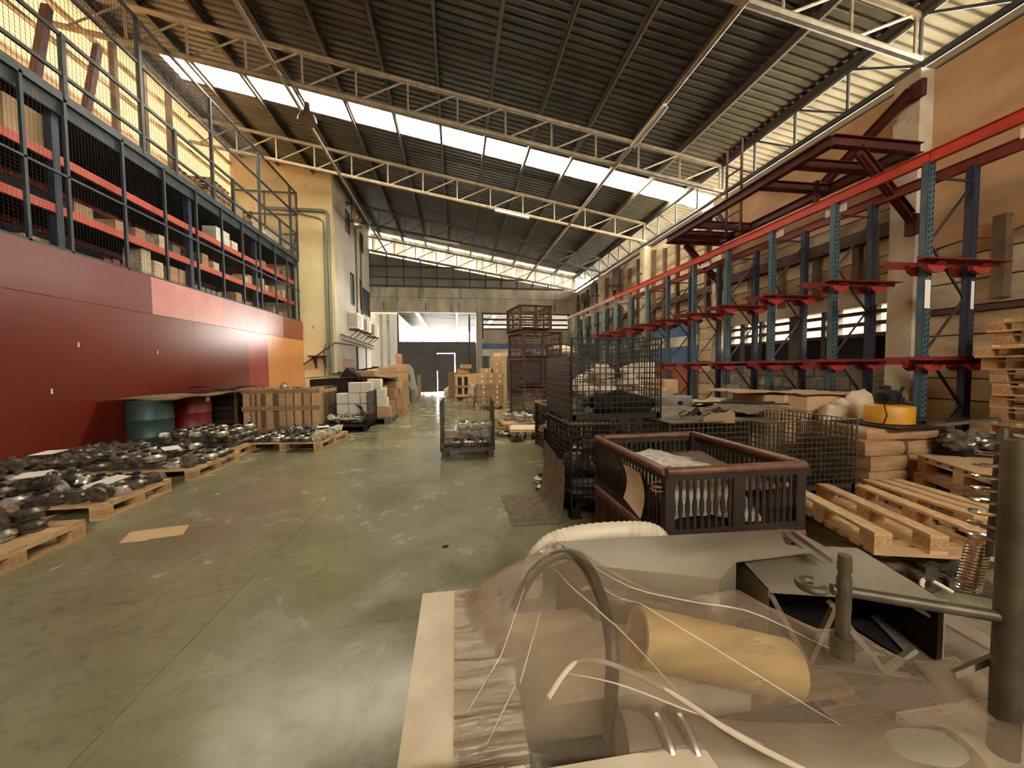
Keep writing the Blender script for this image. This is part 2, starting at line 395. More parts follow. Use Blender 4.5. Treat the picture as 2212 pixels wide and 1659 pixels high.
def film_mat(name, c, body=.32, rot=.5):
    m = bpy.data.materials.new(name); m.use_nodes = True
    nt = m.node_tree; N = nt.nodes; L = nt.links
    N.remove(N['Principled BSDF']); out = N['Material Output']
    tr = N.new('ShaderNodeBsdfTransparent'); tr.inputs['Color'].default_value = (.97, .95, .91, 1)
    df = N.new('ShaderNodeBsdfDiffuse'); df.inputs['Color'].default_value = rgb(c)
    tl = N.new('ShaderNodeBsdfTranslucent'); tl.inputs['Color'].default_value = rgb(c)
    gl = N.new('ShaderNodeBsdfGlossy'); gl.inputs['Roughness'].default_value = .14; gl.inputs['Color'].default_value = (1, .96, .9, 1)
    tc = N.new('ShaderNodeTexCoord')
    def streak(sc, st, r, det, dist):
        mp = N.new('ShaderNodeMapping'); mp.inputs['Scale'].default_value = st; mp.inputs['Rotation'].default_value = (0, 0, r)
        n = N.new('ShaderNodeTexNoise'); n.inputs['Scale'].default_value = sc; n.inputs['Detail'].default_value = det; n.inputs['Distortion'].default_value = dist
        L.new(tc.outputs['Object'], mp.inputs[0]); L.new(mp.outputs[0], n.inputs['Vector']); return n.outputs['Fac']
    n1 = streak(2.2, (1.0, 9, 2), rot, 5, .3); n2 = streak(2.6, (11, 1.0, 2), rot + .2, 4, .3); n3 = streak(2.6, (1, 1, 1), 0, 1, .2)
    ad = N.new('ShaderNodeMath'); ad.operation = 'ADD'; L.new(n1, ad.inputs[0]); L.new(n2, ad.inputs[1])
    bp = N.new('ShaderNodeBump'); bp.inputs['Strength'].default_value = .9; bp.inputs['Distance'].default_value = .012
    L.new(ad.outputs[0], bp.inputs['Height'])
    L.new(bp.outputs[0], gl.inputs['Normal'])
    a = N.new('ShaderNodeMixShader'); a.inputs[0].default_value = .45; L.new(df.outputs[0], a.inputs[1]); L.new(tl.outputs[0], a.inputs[2])
    mu = N.new('ShaderNodeMath'); mu.operation = 'MULTIPLY'; L.new(n1, mu.inputs[0]); L.new(n3, mu.inputs[1])
    mr = N.new('ShaderNodeMapRange'); mr.inputs['From Min'].default_value = .17; mr.inputs['From Max'].default_value = .36
    mr.inputs['To Min'].default_value = 1 - body * .8; mr.inputs['To Max'].default_value = 1 - body * 1.25
    L.new(mu.outputs[0], mr.inputs['Value'])
    s = N.new('ShaderNodeMixShader'); L.new(mr.outputs[0], s.inputs[0]); L.new(a.outputs[0], s.inputs[1]); L.new(tr.outputs[0], s.inputs[2])
    lw = N.new('ShaderNodeLayerWeight'); lw.inputs['Blend'].default_value = .22; L.new(bp.outputs[0], lw.inputs['Normal'])
    mm = N.new('ShaderNodeMath'); mm.operation = 'MULTIPLY_ADD'; mm.inputs[1].default_value = .7; mm.inputs[2].default_value = .03; L.new(lw.outputs['Fresnel'], mm.inputs[0])
    t = N.new('ShaderNodeMixShader'); L.new(mm.outputs[0], t.inputs[0]); L.new(s.outputs[0], t.inputs[1]); L.new(gl.outputs[0], t.inputs[2])
    L.new(t.outputs[0], out.inputs['Surface'])
    return m
M['film'] = film_mat('stretch_film', (200, 180, 152), .38)
M['film2'] = film_mat('wrap_film', (236, 214, 170), .22)
# ================================================================== STRUCTURE
YB, YF = -7.0, 20.2          # back and far wall
XL, XR = -7.6, 6.6           # left and right wall
def roofz(x): return 6.45 + 0.172 * (6.6 - x)
def topz(x): return 6.2 + 0.170 * (6.5 - x)
def botz(x): return 5.6 + 0.163 * (6.5 - x)

floor = MB().b2(XL - .4, XR + .3, YB, 36, -0.3, -0.015).build('floor', M['joint']); tag(floor, kind='structure')
xs = [XL - .4, -5.35, -1.33, 2.7, XR + .3]; ys = [YB, -3.4, .55, 4.55, 8.5, 12.5, 16.4, 20.4, 28, 36]
for i in range(len(xs) - 1):
    for j in range(len(ys) - 1):
        piece('slab', M['floor'], xs[i] + .0015, xs[i + 1] - .0015, ys[j] + .0015, ys[j + 1] - .0015, -.03, 0, floor)

# ---- corrugated roof, ribs running down the slope
def roof_strip(y0, y1, x0, x1, pitch=.165, rib=.035):
    mb = MB(); ypts = []; y = y0
    while y < y1 - 1e-6:
        for dy, dz in ((0, 0), (.07, 0), (.09, rib), (.12, rib), (.14, 0)):
            if y + dy < y1: ypts.append((y + dy, dz))
        y += pitch
    ypts.append((y1, 0))
    vs = []
    for yy, dz in ypts:
        vs += [(x0, yy, roofz(x0) + dz), (x1, yy, roofz(x1) + dz)]
    fs = [(2 * i, 2 * i + 1, 2 * i + 3, 2 * i + 2) for i in range(len(ypts) - 1)]
    return mb.add(vs, fs)
XE = 8.1
ceil = MB(); ROOFX = ((XL - .3, XE),)
SKY = (10.22, 10.96)
for a, b in ((YB, SKY[0]), (SKY[1], 20.0)):
    s = roof_strip(a, b, XL - .3, XE); ceil.add(s.v, s.f)
s = roof_strip(SKY[0], SKY[1], XL - .3, -6.75); ceil.add(s.v, s.f)
ceil = ceil.build('ceiling', M['roof']); tag(ceil, kind='structure')
roof_strip(SKY[0] - .05, SKY[1] + .05, -6.75, XE).build('translucent_strip', M['sky'], ceil)
roof_strip(20.0, 20.9, XL - .3, XE).build('translucent_strip', M['endsheet'], ceil)  # no skylight here; translucent strip added to brighten the roof end
for k in range(14):
    x = -7.2 + 1.15 * k
    mb = MB()
    z = roofz(x) - .01
    mb.b2(x - .03, x + .03, YB, 20.6, z - .012, z); mb.b2(x - .03, x - .02, YB, 20.6, z - .15, z); mb.b2(x - .03, x + .03, YB, 20.6, z - .15, z - .138)
    mb.build('purlin', M['purlin'], ceil)

# ---- right wall, built bay by bay between its columns
wr = MB().b2(XR + .2, XR + .3, YB, 4.45, 0, 5.42)
wr.b2(XR + .2, XR + .3, 4.45, 8.45, 0, 1.34).b2(XR + .2, XR + .3, 4.45, 8.45, 2.3, 5.42).b2(XR + .2, XR + .3, 8.45, 20.3, 0, 5.42)
wr = wr.build('wall_right', M['plank']); tag(wr, kind='structure')
for k, y in enumerate((-3.3, .7, 4.6, 8.5, 12.25, 16.15, 20.05)):
    c = MB(); c.b2(6.38, 6.85, y - .16, y + .16, 0, 5.42)
    c.build('column', M['column'], wr)
def planks(y0, y1, z0, z1, h, m, x0=6.62, jit=.006):
    n = max(1, round((z1 - z0) / h)); h = (z1 - z0) / n
    for i in range(n):
        dx = rnd.uniform(-jit, jit)
        mm = M['clad2'] if (m is M['clad'] and rnd.random() < .42) else m
        piece('plank', mm, x0 + dx, XR + .22, y0, y1, z0 + i * h + .009, z0 + (i + 1) * h - .009, wr)
def boards(y0, y1, z0, z1, wd, m, x0=6.6):
    n = max(1, round((y1 - y0) / wd)); wd = (y1 - y0) / n
    for i in range(n):
        piece('board', m, x0 + rnd.uniform(-.008, .008), XR + .22, y0 + i * wd + .003, y0 + (i + 1) * wd - .003, z0, z1, wr)
# near bays: planks below, tan board above with a ragged lower edge
for y0, y1 in ((YB, -3.5), (-3.1, .5), (.9, 4.44)):
    planks(y0, y1, 0, 2.02, .29, M['plank']); planks(y0, y1, 2.1, 3.1, .34, M['clad'])
    boards(y0, y1, 3.1, 5.4, 1.22, M['tan'])
    piece('ledge', M['brownbeam'], 6.58, 6.8, y0, y1, 2.02, 2.09, wr)
rag = MB()
pts = [(.9, 3.1), (.9, 3.02), (1.5, 2.98), (1.9, 3.05), (2.6, 2.94), (3.0, 3.03), (3.4, 3.0), (3.75, 2.9), (4.0, 2.98), (4.44, 2.93), (4.44, 3.1)]
rag.prism(pts, 0, .012, Matrix(((0, 0, 1, 6.585), (1, 0, 0, 0), (0, 1, 0, 0), (0, 0, 0, 1)))); rag.build('torn_board', M['tan'], wr)
piece('stud', M['stud'], 6.5, 6.62, 3.62, 3.74, 2.15, 3.14, wr)
# window bay
for r in range(6):
    z0 = r * .225
    off = 0 if r % 2 else .22
    y = 4.77
    while y < 8.3:
        l = .44 if (y > 4.78 or not off) else off
        y1 = min(y + l, 8.33)
        if y1 - y > .05: piece('block', M['block'], 6.6 + rnd.uniform(-.012, .012), 6.82, y + .008, y1 - .008, z0 + .008, z0 + .217, wr)
        y += l
piece('mortar_bed', M['mortar'], 6.63, 6.8, 4.77, 8.33, 0, 1.34, wr)
piece('lintel', M['concrete'], 6.56, 6.85, 4.77, 8.33, 2.3, 2.5, wr)
planks(4.77, 8.33, 2.5, 3.3, .27, M['clad'])
for y in (5.35, 6.05, 6.8, 7.6): piece('stud', M['stud'], 6.52, 6.63, y - .05, y + .05, 2.5, 3.3, wr)
piece('girder', M['brownbeam'], 6.48, 6.62, 4.77, 8.33, 3.3, 3.5, wr)
planks(4.77, 8.33, 3.5, 3.74, .24, M['clad'])
boards(4.77, 8.33, 3.74, 5.4, 1.2, M['tan'])
win = MB().b2(6.66, 6.78, 4.77, 8.33, 1.34, 1.80).build('window_1', M['dark']); tag(win, kind='structure')
for z in (1.80, 1.985, 2.165):
    piece('louver', M['brownbeam'], 6.64, 6.74, 4.77, 8.33, z, z + .065, win)
for i, y in enumerate((4.8, 5.12, 5.75, 5.95, 6.5, 6.62, 7.15, 7.38, 7.9, 8.3)):
    piece('mullion', M['girt'], 6.62, 6.72, y - (.04 if i % 2 else .07), y + (.04 if i % 2 else .07), 1.34, 2.3, win)
# cladding bays with stripes
for bi, (y0, y1) in enumerate(((8.68, 12.07), (12.43, 15.97), (16.33, 19.87))):
    a = 9.5 if bi == 0 else y0
    if bi == 0: planks(y0, a, 0, 2.65, .29, M['plank'])
    for z0, z1, m in ((0, 1.36, 'redp'), (1.36, 1.42, 'whitep'), (1.42, 1.93, 'bluep'), (1.93, 2.22, 'whitep'), (2.22, 2.65, 'bluep')):
        piece('painted_band', M[m], 6.6, 6.82, a, y1, z0, z1, wr)
    planks(y0, y1, 2.65, 5.4, .30, M['clad'], jit=.02)
    n = 5
    for k in range(n):
        y = y0 + (k + .6) * (y1 - y0) / n
        piece('stud', M['stud'], 6.5, 6.63, y - .05, y + .05, 2.65, 5.2 - .15 * (k % 2), wr)
    piece('girder', M['brownbeam'], 6.5, 6.62, y0, y1, 3.25, 3.42, wr)
# torn loose sheets high on the far cladding
for (y, z, a, b, t) in ((14.6, 4.9, .7, .9, .06), (17.0, 4.82, .6, 1.05, -.05), (18.6, 4.7, .55, .8, .05)):
    mb = MB(); mb.box((6.45, y, z), (.012, a, b), 0, (t * 2, t)); mb.build('loose_sheet', M['brownbeam'], wr)
# brackets on the far columns
for y in (12.25, 14.2, 16.15, 18):
    tag(MB().b2(6.02, 6.48, y - .03, y + .03, 4.5, 4.56).b2(6.44, 6.48, y - .03, y + .03, 4.3, 4.56).build('wall_bracket', M['girt']), 'dark steel bracket jutting from the far cladding, %s towards the gate' % ORD[(12.25, 14.2, 16.15, 18).index(y)], 'bracket', 'brackets on the far cladding')
tag(MB().path([(6.42, 4.95, 3.5), (6.42, 4.93, 2.62), (6.42, 4.85, 2.55), (6.42, 4.7, 2.55)], .02, 8).build('conduit_pipe', M['stud']),
    'thin brown conduit hooked down the wall beside the first concrete column', 'pipe')
# neighbouring wall seen through the window slits
out = MB().b2(10.5, 10.7, -7, 34, 0, 2.6).build('wall_outside', M['cream']); tag(out, kind='structure')
gr = MB().b2(6.9, 60, -30, 60, -.32, -.02).b2(-60, -8, -30, 60, -.32, -.02).build('ground', M['concrete']); tag(gr, kind='structure')

# ---- far wall
wf = MB()
wf.b2(1.1, XR + .3, YF + .1, YF + .25, 0, 3.38).b2(1.1, XR + .3, YF + .1, YF + .25, 4.25, 5.5).b2(-4.4, 1.1, YF + .1, YF + .25, 4.28, 5.5)
wf = wf.build('wall_far', M['concrete']); tag(wf, kind='structure')
piece('beam', M['concrete'], -4.3, 6.6, YF - .12, YF + .12, 4.28, 5.0, wf)
piece('beam', M['concrete'], -4.3, 6.6, YF - .05, YF + .12, 5.03, 5.52, wf)
piece('post', M['concrete'], 1.1, 1.4, YF - .1, YF + .3, 0, 4.28, wf)
piece('post', M['concrete'], 6.3, 6.6, YF - .1, YF + .3, 0, 5.5, wf)
for i in range(13):                                   # fibre sheets above the beam
    x0 = -4.3 + i * .85; x1 = min(x0 + .84, 6.55)
    zt = min(botz(x1) - .02, 9)
    MB().prism([(x0, 5.53), (x1, 5.53), (x1, max(botz(x1) - .10, 5.54)), (x0, max(botz(x0) - .10, 5.55))], -.02, .02, Matrix(((1, 0, 0, 0), (0, 0, 1, YF + .08), (0, 1, 0, 0), (0, 0, 0, 1)))).build('fibre_sheet', M['fargrid'], wf)
    piece('grid_post', M['girt'], x0 - .03, x0 + .03, YF, YF + .06, 5.53, botz(x0), wf)
for z in (5.62, 6.05, 6.6):
    xe = 6.5 - (z - 5.6) / .163
    piece('girt', M['girt'], -4.3, min(xe, 6.4), YF - .06, YF, z - .03, z + .03, wf)
for x in (-3.6, -1.5, .2, 3.4, 5.4):
    piece('hanger', M['girt'], x - .02, x + .02, YF - .16, YF - .12, 4.35, 4.75, wf)
for z0, z1, m in ((0, 1.66, 'gate'), (1.66, 1.98, 'bluep'), (1.98, 2.35, 'whitep'), (2.35, 2.65, 'bluep'), (2.65, 3.38, 'concrete')):
    piece('painted_band', M[m], 1.4, 6.3, YF + .04, YF + .12, z0, z1, wf)
wn = MB().b2(1.4, 6.3, YF + .1, YF + .16, 4.2, 4.27).build('window_2', M['frame']); tag(wn, kind='structure')
for z in (3.38, 3.62, 3.90): piece('louver', M['brownbeam'], 1.4, 6.3, YF + .06, YF + .12, z, z + .10, wn)
for x in (1.45, 3.1, 4.8, 6.2): piece('mullion', M['girt'], x - .04, x + .04, YF + .02, YF + .1, 2.9, 4.25, wn)
# stained daylight sheets between the end truss chords
es = MB()
for i in range(12):
    x0 = -4.3 + i * .95; x1 = min(x0 + .94, 6.7)
    es.add([(x0, YF + .32, botz(x0) - .1), (x1, YF + .32, botz(x1) - .1), (x1, YF + .32, roofz(x1) + .03), (x0, YF + .32, roofz(x0) + .03)], [(0, 1, 2, 3)])
es.build('daylight_sheet', M['endsheet'], wf)

# ---- gate in the far opening
gt = MB().b2(-3.0, 1.08, YF + .42, YF + .45, 2.70, 2.77).build('door_1', M['gate']); tag(gt, kind='structure')
cols_x = [-3.0, -2.4, -1.75, -1.0, -.04, .6, 1.38]
for i in range(6):
    for j, (z0, z1) in enumerate(((.06, .75), (.76, 1.45), (1.46, 2.16), (2.17, 2.7))):
        x0, x1 = cols_x[i], cols_x[i + 1]
        if i == 3 and j < 3:
            piece('wicket_panel', M['gate'], x0 + .035, x1 - .035, YF + .43, YF + .445, z0 + .02, z1 - .012 - (.03 if j == 2 else 0), gt)
        else:
            piece('gate_panel', M['gate'], x0 + .008, x1 - .008, YF + .42, YF + .44, z0, z1 - .006, gt)
piece('gate_back', M['gate'], -3.0, -1.03, YF + .445, YF + .455, .06, 2.72, gt); piece('gate_back', M['gate'], -.015, 1.38, YF + .445, YF + .455, .06, 2.72, gt)
piece('gate_back', M['gate'], -1.03, -.01, YF + .445, YF + .455, 2.165, 2.72, gt); piece('gate_back', M['gate'], -1.03, -.985, YF + .445, YF + .455, 1.2, 2.1, gt); piece('wicket_back', M['gate'], -.985, -.07, YF + .447, YF + .456, .1, 2.13, gt)
for x in (-3.0, .75): piece('gate_post', M['girt'], x - .05, x + .05, YF + .36, YF + .42, 0, 4.25, gt)
for z in (.76, 1.46, 2.17): piece('gate_rail', M['girt'], -3.0, -1.0, YF + .40, YF + .42, z - .03, z + .01, gt)

# ---- what is seen beyond the gate: pale annex wall and an open canopy
ax = MB().b2(-4.6, -3.05, 20.5, 31, 0, 4.3).build('wall_annex', M['white']); tag(ax, kind='structure')
piece('window_opening', M['glass'], -3.06, -3.03, 22.2, 23.3, 2.0, 3.4, ax)
piece('window_trim', M['frame'], -3.05, -3.02, 22.72, 22.78, 2.0, 3.4, ax)
for x in (-3.9, -3.55): piece('panel_joint', M['plaster'], x, x + .12, 20.46, 20.5, 0, 4.2, ax)
cn = thing('open_canopy', 'open roof canopy of slatted sheets seen above the dark sheet gate', 'canopy', (0, 0, 0))
for k in range(22):
    y = 21.4 + k * .62
    piece('batten', M['greyplastic'], -16, 16, y + .5, y + .62, 4.66, 4.72, cn)
    piece('roof_slat', M['canopy'], -16, 16, y, y + .5, 4.72, 4.75, cn)
for x in (-4.4, -2.2, .1, 2.4): piece('canopy_beam', M['white'], x - .06, x + .06, 21, 35, 4.45, 4.68, cn)
for x in (-2.2, .1):
    for y in (26.0, 34.8): piece('canopy_post', M['white'], x - .08, x + .08, y - .08, y + .08, 0, 4.5, cn)
for x in range(8):
    MB().bar((-4.4 + x, 34.8, 3.75), (-3.9 + x, 34.8, 4.4), .05).bar((-3.9 + x, 34.8, 4.4), (-3.4 + x, 34.8, 3.75), .05).build('truss_web', M['white'], cn)
piece('truss_chord', M['white'], -4.6, 4.4, 34.75, 34.85, 3.68, 3.76, cn)

# ---- left wall, back wall
wl = MB().b2(XL - .12, XL, YB, YF + .3, 0, 5.15).b2(XL - .12, XL, 14.62, YF + .3, 5.15, 8.8).build('wall_left', M['tan']); tag(wl, kind='structure')
for i in range(22):
    y0 = YB + i * 1.24; y1 = min(y0 + 1.235, 14.62)
    if y1 > y0: MB().b2(XL - .05, XL - .045, y0, y1, 5.15, roofz(XL)).build('glow_sheet', M['glowclad'], wl)  # glowing stand-in for a brightly lit wall
for z in (5.2, 6.05, 6.9, 7.7, 8.4): piece('girt', M['clad'], XL - .04, XL + .05, YB, 14.5, z, z + .07, wl)
wb = MB().b2(XL, XR + .2, YB - .15, YB, 0, 5.6).b2(XL, -.5, YB - .15, YB, 5.6, 8.9).build('wall_back', M['tan']); tag(wb, kind='structure')

# ---- office block standing in the hall
ob = thing('office_block', 'cream plastered two storey office block built inside the hall', 'building', (0, 0, 0))
MB().prism([(XL, 0), (-4.3, 0), (-4.3, roofz(-4.3) - .03), (XL, roofz(XL) - .03)], 0, .2, Matrix(((1, 0, 0, 0), (0, 0, 1, 14.5), (0, 1, 0, 0), (0, 0, 0, 1)))).build('front_wall', M['cream'], ob)
sw = MB()
# side wall with window holes: columns of wall between holes (Y ranges) at X -4.5..-4.3
holes = [(16.1, 16.75, 6.9, 7.8), (18.4, 19.0, 6.8, 7.7), (16.6, 17.2, 4.05, 5.4), (18.15, 18.45, 4.05, 5.45), (18.6, 20.15, 3.95, 5.2)]
cuts = sorted({14.7, 20.3} | {h[0] for h in holes} | {h[1] for h in holes})
for a, b in zip(cuts[:-1], cuts[1:]):
    hs = sorted([h for h in holes if h[0] <= a and h[1] >= b], key=lambda h: h[2]); z = 0
    for h in hs: sw.b2(-4.5, -4.3, a, b, z, h[2]); z = h[3]
    sw.b2(-4.5, -4.3, a, b, z, 8.32)
sw.build('side_wall', M['plaster'], ob)
for (y0, y1, z0, z1) in holes:
    f = MB(); x = -4.34
    f.b2(x, x + .05, y0, y1, z0, z0 + .05).b2(x, x + .05, y0, y1, z1 - .05, z1).b2(x, x + .05, y0, y0 + .05, z0, z1).b2(x, x + .05, y1 - .05, y1, z0, z1)
    if y1 - y0 > 1:
        for k in (1, 2, 3): f.b2(x, x + .05, y0 + k * (y1 - y0) / 4 - .02, y0 + k * (y1 - y0) / 4 + .02, z0, z1)
    f = f.build('window', M['frame'], ob)
    MB().b2(x - .03, x - .02, y0, y1, z0, z1).build('pane', M['glass'], f)
piece('door_leaf', M['white'], -4.34, -4.27, 17.3, 20.2, .05, 2.3, ob)
for y in (17.3, 18.9, 20.2): piece('door_jamb', M['frame'], -4.3, -4.24, y - .05, y + .05, .0, 2.35, ob)
piece('notice_board', M['pan_lilac'], -4.3, -4.27, 15.2, 16.6, .7, 1.75, ob)
piece('cornice', M['cream'], -4.36, -4.26, 14.46, 20.2, 8.26, 8.36, ob)
# pipes
def pipe(label, pts, r, m='pipe'):
    return tag(MB().path(pts, r, 8).build('conduit_pipe', M[m]), label, 'pipe')
pipe('grey green drain pipe turning down the corner of the cream office block', [(-6.6, 14.42, 6.98), (-4.62, 14.42, 6.98), (-4.5, 14.42, 6.95), (-4.44, 14.42, 6.85), (-4.44, 14.42, .05)], .06)
pipe('thinner pipe running beside the drain pipe on the cream office block', [(-5.6, 14.44, 6.9), (-4.75, 14.44, 6.72), (-4.6, 14.44, 6.6), (-4.57, 14.44, .6)], .03)
pipe('bent conduit looping under the drain pipe above the small wall shelf', [(-4.70, 14.45, .5), (-4.70, 14.45, 2.1), (-4.66, 14.45, 2.25), (-4.5, 14.45, 2.28)], .022)
pipe('sloping thin handrail pipe across the base of the cream block', [(-5.5, 14.4, 1.45), (-4.3, 14.38, 2.3), (-4.05, 16, 2.3)], .025, 'girt')
pipe('dark vertical conduit between the upper windows of the office block', [(-4.26, 17.5, 7.6), (-4.26, 17.5, 3.7)], .03, 'stud')
pipe('second dark conduit dropping to the air conditioners', [(-4.26, 18.4, 7.6), (-4.26, 18.3, 3.6)], .03, 'stud')
pipe('long horizontal pipe run under the air conditioners', [(-4.15, 14.6, 2.62), (-4.15, 20.1, 2.5)], .03, 'girt')
pipe('lower horizontal pipe run under the air conditioners', [(-4.12, 14.7, 2.42), (-4.12, 20.1, 2.36)], .022, 'girt')
pipe('white vertical downpipe at the far end of the office block', [(-4.2, 20.0, 0.1), (-4.2, 20.0, 3.9)], .03, 'white')
ws = thing('wall_shelf', 'small dark bracket shelf on the cream office block wall', 'shelf', (-4.9, 14.5, 1.5))
piece('shelf_board', M['oxide'], -.28, .26, -.3, 0, .3, .34, ws)
for x in (-.1, .22): MB().bar((x, -.02, .3), (x, -.02, -.12), .05).bar((x, -.28, .3), (x, -.02, 0), .04).build('bracket', M['oxide'], ws)
# ================================================================== ROOF STEEL
TR = [.6, 4.55, 8.5, 12.2, 16.2, 20.12]
for k, y in enumerate(TR):
    t = thing('roof_truss', 'pale steel roof truss, %s' % ['above the camera side of the hall', 'meeting the first concrete column by the tan wall', 'just in front of the bright skylight strip',
              'touching the top of the cream office block', 'hung with dark webs before the end wall', 'standing on the end wall below bright sheets'][k], 'roof truss', (0, y, 0), 0, 'sloping roof trusses')
    m = M['truss'] if k != 4 else M['trussdark']
    x0, x1 = -7.4, 6.5
    MB().tube((x0, 0, botz(x0)), (x1, 0, botz(x1)), .055, 8).build('bottom_chord', m, t)
    MB().tube((x0, 0, topz(x0)), (x1, 0, topz(x1)), .05, 8).build('top_chord', m, t)
    x = 6.42; n = 0
    while x > -7.2:
        MB().tube((x, 0, botz(x)), (x, 0, topz(x)), .022, 6).build('web_post', m, t)
        MB().tube((x - 1.02, 0, botz(x - 1.02)), (x - .03, 0, topz(x)), .02, 6).build('web_diagonal', m, t)
        x -= 1.05; n += 1
et = thing('eave_truss', 'long dark lattice girder along the top of the right hand concrete wall', 'girder', (6.5, 0, 0))
MB().tube((0, -7, 5.52), (0, 20.2, 5.52), .05, 8).build('bottom_chord', M['trussdark'], et)
MB().tube((0, -7, 6.2), (0, 20.2, 6.2), .05, 8).build('top_chord', M['trussdark'], et)
y = .6
while y < 20:
    MB().tube((0, y, 5.52), (0, y, 6.2), .025, 6).build('web_post', M['trussdark'], et)
    MB().tube((0, y, 5.52), (0, y + .95, 6.2), .02, 6).build('web_diagonal', M['trussdark'], et)
    y += .985
MB().b2(.12, .3, -7, 20.2, 5.42, 5.45).build('wall_plate', M['trussdark'], et)
tag(MB().tube((3.75, -6, 6.02), (3.75, 20, 6.02), .04, 8).build('tie_pipe', M['truss']), 'long tie pipe under the roof trusses carrying the batten lamp', 'pipe')
tag(MB().tube((-3.35, -6, 7.16), (-3.35, 20, 7.16), .04, 8).build('tie_pipe', M['truss']), 'long tie pipe under the roof trusses carrying the bell lamps', 'pipe')
for i, (x, y, z, lab) in enumerate(((-2.75, 7.9, 6.28, 'bell shaped high bay lamp hanging before the skylight strip'), (-3.2, 13.4, 6.3, 'bell shaped high bay lamp hanging beside the office block'))):
    l = thing('high_bay_lamp', lab, 'lamp', (x, y, z), 0, 'bell lamps under the roof')
    MB().lathe([(.17, -.2), (.165, -.14), (.13, -.06), (.07, 0), (.05, .08), (.05, .16)], n=18).build('reflector', M['lamp'], l)
    MB().lathe([(.04, -.16), (.05, -.1), (.03, -.02)], n=10).build('bulb', M['chrome'], l)
    MB().tube((0, 0, .14), (-.59 if i == 0 else -.15, 0, .87 if i == 0 else .85), .01, 6).build('hanger', M['steel'], l)
for (a, b, lab) in (((3.72, 6.35, 5.96), (3.72, 7.6, 5.96), 'white batten lamp fixed along the tie pipe near the tan wall'), ((1.3, 12.1, 6.36), (2.4, 12.1, 6.18), 'white batten lamp on the truss beyond the skylight'), ((-1.2, 16.1, 6.75), (.2, 16.1, 6.53), 'batten lamp on the dark webbed truss')):
    l = thing('batten_lamp', lab, 'lamp', (0, 0, 0))
    MB().bar(a, b, .07, .05).build('lamp_body', M['lampwhite'], l)
    off = Vector((.05, 0, -.04)) if a[1] != b[1] else Vector((0, -.05, -.04))
    MB().tube(Vector(a) + off, Vector(b) + off, .016, 8).build('lamp_tube', M['white'], l)
    MB().tube(Vector(a) - Vector((off.x, off.y, .04)), Vector(b) - Vector((off.x, off.y, .04)), .016, 8).build('lamp_tube', M['white'], l)

# ================================================================== RIGHT RACKING
def slots_mb(z0, z1, face_x, y0, side):
    mb = MB(); z = z0
    while z < z1:
        for s in (-1, 1):
            yy = y0; xx = face_x + s * .022
            mb.add([(xx - .009, yy, z), (xx + .009, yy, z + .016 * s), (xx + .009, yy, z + .034 + .016 * s), (xx - .009, yy, z + .034)], [(0, 1, 2, 3)])
        z += .062
    return mb
NF = 14
for k in range(NF):
    y = 3.55 + 1.05 * k
    far = k > 7
    t = thing('rack_frame', 'blue steel rack frame with short red rails, %s from the tall pallet stack' % (ORD[k]), 'rack', (5.3, y, 0), 0, 'drive-in rack frames along the wall')
    ztop = 3.62
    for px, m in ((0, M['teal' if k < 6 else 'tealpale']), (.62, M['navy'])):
        p = MB(); p.b2(px - .044, px + .044, -.004, .004, 0, ztop).b2(px - .044, px - .04, 0, .07, 0, ztop).b2(px + .04, px + .044, 0, .07, 0, ztop)
        p.b2(px - .044, px - .026, .066, .07, 0, ztop).b2(px + .026, px + .044, .066, .07, 0, ztop)
        p = p.build('post', m, t)
        if k < 6:
            so = slots_mb(.1, ztop - .1, px, -.0055, 1).build('slot', M['dark'], p); tag(so, kind='stuff')
    z = .25; s = 1; n = 0
    while z < 3.3:
        a = (.05, .035, z) if s > 0 else (.57, .035, z); b = (.57, .035, z + .62) if s > 0 else (.05, .035, z + .62)
        MB().bar(a, b, .018, .022).build('brace', M['brace'], t); z += .62; s = -s
    MB().bar((.05, .035, 3.45), (.57, .035, 3.45), .018, .022).build('brace', M['brace'], t)
    if k < 10:
        for zi, zr in enumerate((1.40, 2.50)):
            xs0 = -.40 if zi else -.34
            for s in (-1, 1):
                dx = -.08 if (s < 0 and zi) else 0
                rl = MB(); yy = s * .16 + .03
                rl.b2(xs0 - dx * 0 + (.0 if s > 0 else .13 * zi), .88 + (0 if s < 0 else .08 * zi), yy - .05, yy + .05, zr - .012, zr + .0)
                rl.b2(xs0 + (.0 if s > 0 else .13 * zi), .88 + (0 if s < 0 else .08 * zi), yy - s * .05 - .004, yy - s * .05 + .004, zr - .055, zr + .03)
                rl.build('rail', M['railred'], t)
                for px in (0, .62):
                    ar = MB()
                    poly = [(px - .14, zr - .015), (px + .14, zr - .015), (px + .12, zr - .09), (px + .05, zr - .13), (px - .05, zr - .13), (px - .12, zr - .09)]
                    y0 = -.02 if s < 0 else .08
                    ar.prism(poly, 0, .05, Matrix(((1, 0, 0, 0), (0, 0, 1, y0 - (.06 if s < 0 else 0)), (0, 1, 0, 0), (0, 0, 0, 1))))
                    ar.bar((px, y0, zr - .08), (px, yy, zr - .02), .12, .02)
                    ar.build('arm', M['armred'], t)
    for px in (0, .62): MB().b2(px - .07, px + .07, -.03, .1, 0, .008).build('base_plate', M['navy'], t)
    if k == 0:
        MB().b2(-.045, .03, -.0075, -.0055, 1.98, 2.30).build('label_strip', M['paper'], t)
        MB().b2(.60, .645, -.0075, -.0055, 1.98, 2.30).build('label_strip', M['paper'], t)
